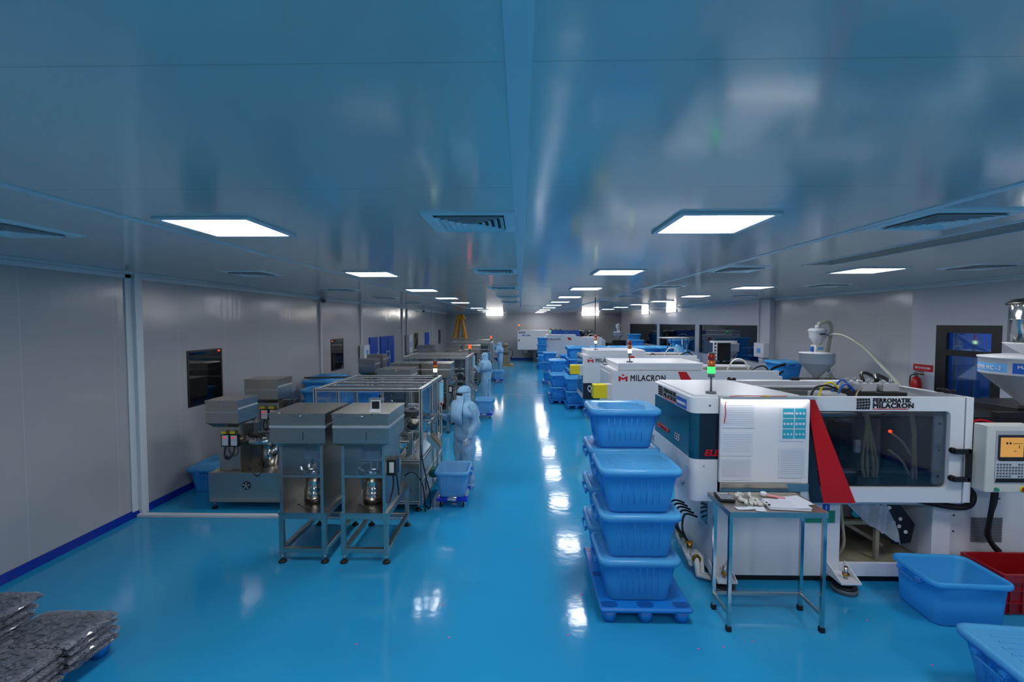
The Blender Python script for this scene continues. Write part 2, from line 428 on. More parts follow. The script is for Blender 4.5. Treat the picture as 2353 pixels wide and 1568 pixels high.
# air vents
VT = None
def add_vent(x, y, label):
    global VT
    if VT is None:
        VT = thing('ceiling_vent', label, 'vent', (x, y, CEIL), 0, 'square ceiling diffusers')
        f = MB()
        def ring(a, b, z0, z1):   # sloping square ring from half-size a (z0) to b (z1)
            P = lambda h, z: [(-h, -h, z), (h, -h, z), (h, h, z), (-h, h, z)]
            f.loft([P(a, z0), P(b, z1), P(b-.004, z1), P(a-.004, z0)], False, False, smooth=False)
        ring(.305, .30, 0, -.012); ring(.30, .235, -.012, -.012)
        f.build('vent_frame', 'ventm', VT)
        f = MB()
        for k in range(5):
            a = .225-.042*k; ring(a-.024, a, -.005, -.028)
        f.box(-.02, -.02, -.028, .02, .02, -.02)
        f.build('vent_blades', 'ventm', VT)
        MB().box(-.235, -.235, -.004, .235, .235, -.001).build('vent_throat', 'dark', VT)
        return VT
    return dup(VT, (x, y, CEIL), 0, label, 'square ceiling diffusers')
for nm, x, ys in (('centre', -.34, (3.19, 6.25, 9.25, 12.4, 15.6)), ('left', -3.82, (3.35, 6.45, 9.7, 12.9, 16.1)), ('right', 2.86, (3.18, 6.05, 9.0, 12.2, 15.3)), ('far right', 5.76, (5.85, 8.67, 11.8, 15))):
    for k, y in enumerate(ys): add_vent(x, y, 'square louvred ceiling diffuser, %s of the %s line' % (ordn[k], nm))

# wall lamps (bright boxes high on far walls)
def wall_lamp(x, y, label, alongx=True):
    t = thing('wall_light', label, 'wall light', (x, y, 3.27))
    f = MB(); g = MB()
    if alongx: f.box(-.64, -.01, -.04, .64, .05, .2); g.box(-.6, -.06, -.03, .6, -.01, .14)
    else: f.box(-.01, -.66, -.04, .03, .66, .2); g.box(-.06, -.62, -.02, -.01, .62, .17)
    f.build('housing', 'frame', t); g.build('tube_light', 'tube', t)
wall_lamp(-1.9, YF-.06, 'bright box light on the far wall above the person reaching up'); wall_lamp(5.1, YF-.06, 'bright box light on the far wall above the blue machine')
wall_lamp(XR-.04, 26.8, 'bright box light high on the right wall, the farther one', False); wall_lamp(XR-.04, 22.2, 'bright box light high on the right wall, the nearer one', False)

# left wall windows and doors
def lwin(n, y0, y1, z0, z1, led=None, pane='glassw'):
    t = MB(); e = .035
    t.box(XL, y0, z0, XL+.012, y1, z0+e); t.box(XL, y0, z1-e, XL+.012, y1, z1); t.box(XL, y0, z0+e, XL+.012, y0+e, z1-e); t.box(XL, y1-e, z0+e, XL+.012, y1, z1-e)
    w = struct('window_%d' % n, t, 'black')
    MB().box(XL+.001, y0+e, z0+e, XL+.006, y1-e, z1-e).build('window_pane', pane, w)
    if led: 
        MB().cyl((XL+.012, led[0], led[1]), (XL+.022, led[0], led[1]), .014).build('indicator_light', 'Lr', w)
lwin(1, 7.34, 8.21, 1.34, 2.28, (8.12, 2.24)); lwin(2, 13.0, 13.92, 1.33, 2.26, (13.08, 2.2)); lwin(3, 23.3, 24.15, 1.37, 2.2); lwin(4, 30.2, 31.0, 1.3, 2.24)
def ldoor(n, y0, y1, z1, leaves):
    d = struct('door_%d' % n, MB().box(XL, y0, 0.0, XL+.03, y1, z1), 'door', bevel=.004)
    w = (y1-y0)/leaves
    for k in range(leaves):
        a = y0+k*w
        MB().box(XL+.03, a+.03, .05, XL+.045, a+w-.03, z1-.04).build('door_leaf', 'door', d)
        hy = a+w-.14 if k == 0 else a+.14
        h = MB(); h.tube([(XL+.045, hy, .95), (XL+.09, hy, .95), (XL+.09, hy, 1.45), (XL+.045, hy, 1.45)], .012, 8, False); h.build('door_handle', 'chrome', d)
        MB().box(XL+.045, hy-.05, 1.52, XL+.048, hy+.12, 1.6).build('door_plate', 'whiteb', d)
        MB().box(XL+.045, a+.2, .35, XL+.048, a+.28, 1.5).build('kick_strip', 'alu', d)
ldoor(1, 16.3, 17.25, 2.2, 1); ldoor(2, 17.55, 19.45, 2.19, 2); ldoor(3, 25.9, 27.0, 2.17, 1)
def elec_box(x, y, z, label, dx=1, h=.45):
    t = thing('electrical_box', label, 'electrical box', (x, y, z))
    MB().box(min(0, dx*.16), -.28, 0, max(0, dx*.16), .28, h).build('enclosure', 'white', t, bevel=.01)
    a = dx*.162; MB().box(min(a, a+dx*.004), -.1, h*.3, max(a, a+dx*.004), .1, h*.62).build('label_plate', 'lblue', t)
    MB().box(min(0, dx*.1), -.12, -.1, max(0, dx*.1), .12, 0).build('cable_gland', 'whiteb', t)
elec_box(XL+.05, 15.5, 1.52, 'white wall electrical box beside the single blue door'); elec_box(XL+.05, 21.75, 1.3, 'tall white electrical box beyond the double blue door', 1, .85)
elec_box(XR-.16, 13.56, 1.72, 'white electrical box on the right-hand pillar', -1, .42)
# small ceiling sensors / camera
for (x, y, lb) in ((XL+.12, 12.3, 'small white dome camera above the second wall conduit'), (XL+.25, 24.5, 'small dome camera near the far left wall')):
    t = thing('dome_camera', lb, 'security camera', (x, y, CEIL-.02)); MB().lathe([(.05, -.05), (.07, 0)]).build('mount', 'whiteb', t); MB().ell((0, 0, -.09), (.07, .07, .06)).build('dome', 'grey', t)

# right wall windows
for n, w in enumerate(wins[1:]):
    y0, y1, z0, z1 = w; f = MB()
    f.box(XR-.01, y0, z0, XR+.11, y0+.02, z1); f.box(XR-.01, y1-.02, z0, XR+.11, y1, z1); f.box(XR-.01, y0, z0, XR+.11, y1, z0+.02); f.box(XR-.01, y0, z1-.02, XR+.11, y1, z1)
    o = struct('window_%d' % (n+5), f, 'grey'); MB().box(XR+.05, y0+.02, z0+.02, XR+.056, y1-.02, z1-.02).build('window_pane', 'roomg', o)
y0, y1, z0, z1 = wins[0]; f = MB()
for a in ((y0, z0, y0+.16, z1), (y1-.2, z0, y1, z1), (y0+.16, z1-.13, y1-.2, z1), (y0+.16, z0, y1-.2, z0+.03), (y0+.16, 2.18, y1-.2, 2.28)): f.box(XR+.002, a[0], a[1], XR+.05, a[2], a[3])
o = struct('window_8', f, 'black'); MB().box(XR+.052, y0, z0, XR+.056, y1, z1).build('window_pane', 'clear', o)
t = thing('strip_curtain', 'blue translucent strip curtain behind the black-framed right window', 'curtain', (XR+.5, 7.6, 0))
for k in range(8):
    c = MB(); yy = -1.2+.33*k; n = 6
    ring = [[(.05*math.sin(PI*i/n), yy+.3*i/n, z) for i in range(n+1)]+[(.05*math.sin(PI*i/n)+.008, yy+.3*i/n, z) for i in range(n, -1, -1)] for z in (.1, 3.2)]
    c.loft(ring); c.build('strip', 'curtain', t)
t = thing('added_fill_light', 'added unseen light in the side room, shining through the strip curtain', 'ceiling light', (XR+1.1, 7.4, 3.25))  # added lamp, out of view, so the strips glow from behind
MB().box(-.15, -.6, 0, .15, .6, .05).build('tube_light', 'lamp', t)
t = thing('added_fill_light', 'added unseen light to brighten the barrels behind the windows', 'ceiling light', (XR+1.4, 15.6, 3.3))  # extra unseen lamp put in to brighten the barrels
MB().box(-.05, -.3, 0, .05, .3, .05).build('tube_light', 'lamp', t)
t = thing('added_fill_light', 'added unseen light in the dark room behind the long windows', 'ceiling light', (XR+2.2, 19, 3.3))  # added lamp, unseen, lights the room beyond the glass
MB().box(-.05, -.6, 0, .05, .6, .05).build('tube_light', 'lamp', t)
# blue barrels beyond the glass
BT = None
k = 0
for (x, y, z, wd) in ((8.3, 14.9, 0, 'nearest'), (8.9, 15.9, 0, 'second'), (8.3, 16.6, 0, 'third'), (8.3, 14.9, .92, 'upper nearest'), (8.9, 15.9, .92, 'upper second'), (8.3, 16.6, .92, 'upper third'), (8.4, 18.2, .92, 'upper fourth'), (8.4, 18.2, 0, 'fourth'), (8.6, 20.5, 0, 'fifth'), (8.6, 20.5, .92, 'upper fifth')):
    lb = 'dark blue barrel in the room behind the windows, %s' % wd
    if BT is None:
        BT = thing('barrel', lb, 'barrel', (x, y, z), 0, 'blue barrels behind the windows')
        MB().lathe([(.26, 0), (.28, .02), (.30, .28), (.31, .3), (.30, .32), (.305, .45), (.30, .58), (.31, .6), (.30, .62), (.28, .88), (.26, .9)]).build('drum', 'barrel', BT)
        MB().lathe([(.285, .885), (.29, .9), (.28, .92)]).build('barrel_lid', 'tubd', BT)
    else: dup(BT, (x, y, z), 0, lb, 'blue barrels behind the windows')

# fire extinguisher and sign
t = thing('fire_extinguisher_sign', 'red FIRE EXTINGUISHER sign on the white right wall', 'sign', (XR-.004, 8.42, 1.92))
MB().box(-.006, -.2, -.06, .002, .2, .06).build('sign_board', 'extred', t)
text('lettering', 'FIRE EXTINGUISER', .052, (XR-.012, 8.42, 1.9), 'white', t, 'left', .001, .0008, .75, 'CENTER')
t = thing('fire_extinguisher', 'red fire extinguisher hanging below its red sign', 'fire extinguisher', (XR-.12, 8.42, 1.3))
MB().lathe([(.07, 0), (.08, .02), (.08, .36), (.06, .43), (.03, .46)]).build('cylinder_body', 'extred', t)
c = MB(); c.cyl((0, 0, .45), (0, 0, .5), .02); c.box(-.015, -.14, .5, .015, .04, .53); c.box(-.01, -.15, .55, .01, .02, .565); c.build('valve_handle', 'steeld', t)
MB().tube([(0, .03, .49), (0, .12, .46), (0, .13, .3), (0, .1, .15)], .011).build('hose', 'black', t)

# ------------------------------------------------------------------ tubs and pallets
def tub_mesh(w, d, h, ribs=True, tp=.76):
    b = MB(); r = .07; bw, bd = w*tp, d*tp; tw, td = w*.915, d*.90
    R = [rr(bw-.03, bd-.03, r*.7, 0), rr(bw, bd, r, .015), rr((bw+tw)/2, (bd+td)/2, r, h*.5), rr(tw, td, r, h-.055),
         rr(w-.01, d-.01, r*1.15, h-.05), rr(w, d, r*1.15, h-.038), rr(w, d, r*1.15, h-.012), rr(w-.02, d-.02, r*1.1, h),
         rr(tw+.01, td+.01, r, h-.002), rr(tw-.01, td-.01, r, h-.03), rr(bw-.01, bd-.01, r*.8, .02)]
    b.loft(R, True, True)
    if ribs:
        for sx in range(-3, 4):
            x = sx*w*.075
            for s in (-1, 1):
                y0 = s*(bd/2+(td-bd)/2*.22); y1 = s*(td/2-(td-bd)/2*.04)
                b.cyl((x, y0, h*.2), (x*1.1, y1, h-.07), .004, n=6)
        for k in range(-2, 3):
            y = k*d*.09
            for s in (-1, 1):
                b.cyl((s*(bw/2+(tw-bw)/2*.22), y, h*.2), (s*(tw/2-(tw-bw)/2*.04), y*1.1, h-.07), .004, n=6)
    return b
def lid_mesh(w, d, h, t=.02):
    b = MB(); r = .085
    b.loft([rr(w-.012, d-.012, r, h-.04), rr(w+.012, d+.012, r, h-.036), rr(w+.014, d+.014, r, h+.008), rr(w-.02, d-.02, r, h+t), rr(w-.07, d-.07, r*.8, h+t), rr(w-.10, d-.10, r*.7, h+t-.014)], True, True)
    for k in range(-3, 4):
        b.cyl((-(w*.30 if abs(k) > 1 else w*.34), k*d*.1, h+t-.014), ((w*.30 if abs(k) > 1 else w*.34), k*d*.1, h+t-.014), .009, n=6)
    return b
def handle_mesh(w, h, s, big=False):
    b = MB(); x = s*w*.46; y = .11
    b.tube([(x, -y, h-.06), (x+s*.042, -y, h-.07), (x+s*.045, -y, h-.10), (x+s*.045, y, h-.10), (x+s*.042, y, h-.07), (x, y, h-.06)], .009 if not big else .011, 8, False)
    b.box(min(x, x+s*.055), -y-.025, h-.075, max(x, x+s*.055), -y+.025, h-.045); b.box(min(x, x+s*.055), y-.025, h-.075, max(x, x+s*.055), y+.025, h-.045)
    return b
TW, TD, TH = .745, .60, .40
def make_tub(label, lid=True, w=TW, d=TD, h=TH, mat='tub', group=None, loc=(0, 0, 0), rz=0, ribs=True, tp=.76):
    t = thing('storage_tub', label, 'tub', loc, rz, group)
    tub_mesh(w, d, h, ribs, tp).build('tub_body', mat, t)
    if lid: lid_mesh(w, d, h).build('tub_lid', 'tubl', t)
    for s in (-1, 1): handle_mesh(w, h, s).build('tub_handle', 'tubd', t)
    return t
def make_pallet(label, w=.84, d=1.15, loc=(0, 0, 0), rz=0):
    t = thing('plastic_pallet', label, 'pallet', loc, rz)
    b = MB()
    b.bbox(-w/2, -d/2, .105, w/2, d/2, .15, .03, 3)
    b.build('pallet_deck', 'pallet', t)
    for x in (-w/2+.09, 0, w/2-.09):
        for y in (-d/2+.09, 0, d/2-.09):
            f = MB(); f.loft([rr(.11, .11, .04, 0, 3, x, y), rr(.15, .15, .05, .105, 3, x, y)], True, True)
            f.build('pallet_foot', 'pallet', t)
    for x in (-w/2+.09, 0, w/2-.09):
        for y in (-d/2+.075, 0, d/2-.075): MB().loft([rr(.15, .09, .035, .1505, 4, x, y), rr(.15, .09, .035, .1515, 4, x, y)]).build('foot_socket', 'barrel', t)
    return t
up = {1: ['single'], 2: ['lower', 'upper'], 3: ['bottom', 'middle', 'top'], 4: ['bottom', 'second', 'third', 'top'], 5: ['bottom', 'second', 'middle', 'fourth', 'top']}
TUB0 = None
def stack(x, y, n, where, rz=0, z0=.15, pallet=None, grp=None, jitter=.006, lidtop=True):
    global TUB0, PAL0
    for k in range(n):
        lb = 'lidded blue tub, %s of stack %s' % (up[n][k], where) if n > 1 else 'lidded blue tub %s' % where
        p = (x+random.uniform(-jitter, jitter), y+random.uniform(-jitter, jitter), z0+k*.42)
        if TUB0 is None: TUB0 = make_tub(lb, loc=p, rz=rz, group=grp); TUB0['group'] = grp or 'blue lidded tubs'
        else: dup(TUB0, p, rz+random.uniform(-.012, .012), lb, grp or 'blue lidded tubs')
# front pallet, seven tubs
PAL0 = make_pallet('blue plastic pallet under the two nearest tub stacks', .84, 1.16, (1.15, 4.62, 0))
stack(1.11, 4.40, 3, 'nearest the camera', 0)
stack(1.115, 5.07, 4, 'right behind the nearest one', 0)
def pal(x, y, label, rz=0, z=0, sc=(1, 1, 1)): return dup(PAL0, (x, y, z), rz, label, None, sc)
Q = PI/2
pal(1.78, 14.75, 'blue pallet beside the aisle by the Q-Series machine', 0, 0, (.8, .75, 1)); stack(1.74, 14.72, 2, 'just behind the Q-Series machine', Q)
pal(1.32, 15.75, 'blue pallet beside the aisle, second beyond the Q-Series machine', 0, 0, (.75, .9, 1)); stack(1.32, 15.62, 2, 'second beyond Q-Series machine at aisle', Q); 
stack(1.32, 16.45, 3, 'third beyond Q-Series machine at aisle', Q, 0.15); pal(1.32, 16.75, 'blue pallet under the third aisle stack beyond Q-Series machine', 0, 0, (.75, .55, 1))
pal(1.31, 20.6, 'blue pallet at the aisle edge halfway down the hall', 0, 0, (.75, .8, 1)); stack(1.31, 20.5, 3, 'alone at the aisle edge halfway down', Q)
pal(1.95, 19.0, 'blue pallet halfway down, one stack in from the aisle', 0, 0, (.8, .8, 1)); stack(1.95, 19.0, 3, 'halfway down, one in from aisle', Q)
pal(1.32, 28.0, 'farthest blue pallet at the aisle edge', 0, 0, (.75, .8, 1)); stack(1.32, 27.95, 4, 'farthest down the aisle edge', Q)
stack(1.32, 26.8, 2, 'low one before the farthest aisle stack', Q, 0)
for r, yy in enumerate((17.0, 17.75)):
    for i in range(5):
        stack(2.14+.83*i, yy, 4, '%s from left in field\'s %s row' % (['first', 'second', 'third', 'fourth', 'fifth'][i], ['front', 'back'][r]), 0, .15)
for r, yy in enumerate((17.0,)):
    c = MB()
for i in range(3): pal(2.55+1.66*i if i < 2 else 5.46, 17.38, 'blue pallet under the tub field, %s' % ['left one', 'middle one', 'right one'][i], Q, 0, (1.6, 1.1 if i < 2 else .7, 1))
stack(6.45, 18.6, 4, 'by the right windows beyond Q-Series machine', 0, .38); stack(6.75, 27.2, 4, 'far off beside the right wall', 0, .38)
stack(5.9, 23.4, 3, 'between far machines and windows', 0, .6)
stack(6.3, 11.0, 4, 'by the panelled right wall', Q, .15); pal(6.3, 11.0, 'blue pallet by the panelled right wall', 0, 0, (.8, .8, 1))
# left side stacks
stack(-4.66, 10.6, 3, 'by the left wall under the pipe', 0); stack(-4.86, 11.45, 3, 'by the left wall behind the pipe', 0); pal(-4.76, 11.0, 'blue pallet under the tub stacks by the left wall', 0, 0, (1.15, 1.35, 1))
stack(-4.07, 9.3, 2, 'just behind the first framed machine', 0, .56); stack(-3.27, 9.2, 2, 'seen through the first framed machine', 0, .56); stack(-4.86, 9.75, 2, 'between wall and framed machine', 0, 0)
stack(-5.08, 7.46, 1, 'standing on the floor by the left skirting', Q+.1, 0)
# feet for stacks not on their own pallet: risers (inverted crates)
for (x, y, z, lb) in ((6.45, 18.6, .38, 'blue crate base under the stack by the right windows'), (6.75, 27.2, .38, 'blue crate base under the far right wall stack'), (5.9, 23.4, .6, 'blue crate base under the far window stack'), (-4.07, 9.3, .56, 'blue crate base behind the first framed machine'), (-3.27, 9.2, .56, 'blue crate base behind the glass of the first framed machine')):
    t = thing('base_crate', lb, 'crate', (x, y, 0)); b = MB(); b.loft([rr(.6, .5, .04, 0), rr(.62, .52, .04, z*.5), rr(.62, .52, .04, z)]); b.build('crate_body', 'pallet', t)
# long black pipe lying across the left tubs
t = thing('pipe', 'long black pipe lying across the blue tubs by the left wall', 'pipe', (-4.2, 10.5, 0))
MB().cyl((-.85, 0, 1.452), (.75, .25, 1.452), .022).build('pipe_run', 'steeld', t)
# open tubs right foreground
t = make_tub('large open empty blue tub on the floor before the opening of the nearest machine', False, .70, .56, .42, 'tub', None, (4.07, 4.3, 0), -.06, False, .85)
t = make_tub('lidded blue tub at the bottom right corner of the photo', True, .80, .66, .41, 'tub', None, (3.72, 3.14, 0), -.10)
# red crate
t = thing('red_crate', 'dark red ribbed plastic crate behind the open blue tub', 'crate', (4.92, 4.44, 0), 0)
b = MB(); w, d, h = .84, .44, .40
b.loft([rr(w-.08, d-.08, .02, 0, 2), rr(w-.06, d-.06, .02, .02, 2), rr(w-.03, d-.03, .02, h-.07, 2), rr(w, d, .02, h-.07, 2), rr(w, d, .02, h, 2), rr(w-.05, d-.05, .02, h, 2), rr(w-.10, d-.10, .02, .02, 2)], True, True, smooth=False)
b.build('crate_body', 'crate', t)
b = MB()
for k in range(-3, 4): b.box(k*.115-.008, -d/2+.01, .03, k*.115+.008, -d/2+.04, h-.07)
for z in (.12, .24): b.box(-w/2+.02, -d/2+.008, z, w/2-.02, -d/2+.03, z+.012)
for s in (-1, 1):
    for k in (-1, 0, 1): b.box(s*(w/2-.02)-.015, k*.12-.008, .03, s*(w/2-.02)+.015, k*.12+.008, h-.07)
b.build('crate_ribs', 'crate', t)
# tubs on dollies along the aisle
def make_dolly(label, loc, rz=0):
    t = thing('wheeled_dolly', label, 'dolly', loc, rz)
    for s in (-1, 1):
        for q in (-1, 1): MB().bbox(s*.15-.085, q*.22-.06, .095, s*.15+.085, q*.22+.06, .135, .012).build('corner_block', 'dolly', t)
    b = MB()
    for s in (-1, 1): b.box(s*.2-.015, -.25, .10, s*.2+.015, .25, .13)
    for q in (-1, 1): b.box(-.2, q*.24-.015, .10, .2, q*.24+.015, .13)
    b.build('dolly_frame', 'alu', t)
    for s in (-1, 1):
        for q in (-1, 1):
            c = MB(); x, y = s*.17, q*.22
            c.cyl((x-.012, y, .034), (x+.012, y, .034), .034, n=18); o = c.build('caster_wheel', 'rubber', t)
            f = MB(); f.box(x-.022, y-.015, .03, x-.016, y+.015, .09); f.box(x+.016, y-.015, .03, x+.022, y+.015, .09); f.box(x-.03, y-.03, .088, x+.03, y+.03, .095); f.build('caster_fork', 'steel', o)
    return t
D0 = make_dolly('blue cornered dolly under the nearest aisle tub', (-1.02, 6.9, 0))
T0 = make_tub('pale blue open tub on dolly nearest in the aisle', False, .51, .60, .40, 'tubp', None, (-1.02, 6.9, .137)); T0['group'] = 'open tubs on dollies in the aisle'; D0['group'] = 'dollies in the aisle'
for (x, y, a, b_) in ((-1.04, 13.15, 'dolly under the tub beside the second standing person', 'pale blue open tub on dolly beside the second standing person'), (-1.02, 20.95, 'dolly under the tub near the farthest person', 'pale blue open tub on dolly before the farthest person')):
    dup(D0, (x, y, 0), 0, a, 'dollies in the aisle'); dup(T0, (x, y, .137), 0, b_, 'open tubs on dollies in the aisle')
for k in range(3): dup(T0, (-1.6, 23.35, .401*k), 0, 'pale blue tub stacked beside the farthest person, %s' % up[3][k], 'floor tubs at the far end')

# ------------------------------------------------------------------ bags of caps, bottom left
def make_bag(seed):
    rnd = random.Random(seed)
    t = thing('bag_of_caps', 'x', 'bag')
    b = MB(); w, d, h = .62, .42, .085; nx, ny = 22, 16
    def hh(u, v): return max(0, (1-abs(u)**3.2)*(1-abs(v)**3.2))**.6
    top = [[(u*w/2, v*d/2, .012+h*hh(u, v)+.008*math.sin(u*9+seed)*math.cos(v*8)*hh(u, v)) for v in [-1+2*j/ny for j in range(ny+1)]] for u in [-1+2*i/nx for i in range(nx+1)]]
    bot = [[(p[0], p[1], .006) for p in r] for r in top]
    for g in (top, bot):
        vs = [[b.bm.verts.new(p) for p in r] for r in g]
        for i in range(nx):
            for j in range(ny): b._f([vs[i][j], vs[i+1][j], vs[i+1][j+1], vs[i][j+1]], True)
    # crinkled film fin around the edge
    ring = []
    N = 60
    for i in range(N):
        a = 2*PI*i/N; u = max(-1, min(1, 1.25*math.cos(a))); v = max(-1, min(1, 1.25*math.sin(a)))
        ring.append((u, v))
    r0 = [b.bm.verts.new((u*w/2*.97, v*d/2*.97, .012)) for u, v in ring]
    r1 = [b.bm.verts.new((u*w/2+u*.025, v*d/2+v*.025, .01+rnd.uniform(0, .02))) for u, v in ring]
    for i in range(N): b._f([r0[i], r0[(i+1) % N], r1[(i+1) % N], r1[i]], True)
    b.build('bag_film', 'bagf', t)
    c = MB()
    for k in range(620):
        u, v = rnd.uniform(-.95, .95), rnd.uniform(-.95, .95); q = hh(u, v)
        edge = rnd.random() < .45
        if edge:
            if rnd.random() < .5: v = rnd.choice((-1, 1))*rnd.uniform(.88, .97)
            else: u = rnd.choice((-1, 1))*rnd.uniform(.9, .97)
            q = hh(u, v); z = .012+rnd.uniform(.1, .95)*h*q
        else: z = .004+h*q*.93
        n = Vector((u*.5+rnd.uniform(-.5, .5), v*.5+rnd.uniform(-.5, .5), 1)).normalized()
        p = Vector((u*w/2, v*d/2, z)); r = rnd.uniform(.012, .017)
        c.cyl(p, p+n*.008, r, r*.9, n=9, smooth=False)
    c.box(-w*.45, -d*.43, .012, w*.45, d*.43, .012+h*.45)
    tag(c.build('caps', 'caps', t), kind='stuff')
    return t
bagp = make_pallet('blue pallet under the bags of grey caps', .9, 1.15, (-3.84, 3.1, 0))
B0 = make_bag(3)
lay = []
for k in range(4):
    lay.append((-3.64+.012*(k % 2), 3.42-.008*k, .15+k*.062, 0.0+.04*(k % 3-1), 'clear bag of grey caps in the near stack on pallet, %s layer' % up[4][k]))
    lay.append((-3.64-.01*(k % 2), 2.96, .15+k*.062, .03*(k % 2), 'clear bag of grey caps lying nearest the camera, %s layer' % up[4][k]))
for k in range(6):
    lay.append((-4.22+.02*((k*7) % 3-1), 3.30+.01*k, .15+k*.072, .05*(k % 2), 'clear bag of grey caps in taller wall-side stack, %s layer' % ['lowest', 'second', 'third', 'fourth', 'fifth', 'topmost'][k]))
for k, (x, y, z, r, lb) in enumerate(lay):
    if k == 0: B0.location = (x, y, z); B0.rotation_euler = (0, 0, r+PI); o = B0; B0['label'] = lb; B0['group'] = 'bags of caps'
    else: dup(B0, (x, y, z), r+(PI if k % 2 else 0)+random.uniform(-.05, .05), lb, 'bags of caps', (1, 1, .66 if k < 8 else .76))
B0.scale = (1, 1, .66)

# ------------------------------------------------------------------ tower light sub-assembly
def beacon(parent, x, y, z, lit='g', h=1.0, world=True, pole=.16, r=.034):
    """stack of lamp rings on a pole, parts of the machine it stands on"""
    b = MB(); b.cyl((x, y, z), (x, y, z+.02), .05*h); b.cyl((x, y, z+.02), (x, y, z+pole), .010); b.cyl((x, y, z+pole), (x, y, z+pole+.04), r*.95)
    o = b.build('signal_tower', 'grey', parent, world=world)
    z += pole+.04
    cols = {'g': ('Lg', 'Do', 'Dr'), 'y': ('Ly', 'Do', 'Dr'), 'a': ('Dg', 'La', 'Dr'), 'r': ('Dg', 'Lr'), 'o': ('Lo',), 'w': ('Ly', 'Lo', 'Dr'), 'G': ('Lg',)}[lit]
    nm = {'L': 'lit', 'D': 'off'}
    for k, c in enumerate(cols):
        q = MB(); q.cyl((x, y, z), (x, y, z+.062*h), r, n=20); p = q.build('lamp_ring', c, o, world=world)
        p['label'] = {'g': 'green', 'y': 'pale green', 'a': 'amber', 'r': 'red', 'o': 'orange'}[c[1]] + (' lamp ring, lit' if c[0] == 'L' else ' lamp ring, unlit')
        z += .064*h
    q = MB(); q.cyl((x, y, z), (x, y, z+.012), r*.95); q.build('lamp_cap', 'grey', o, world=world)
    return o

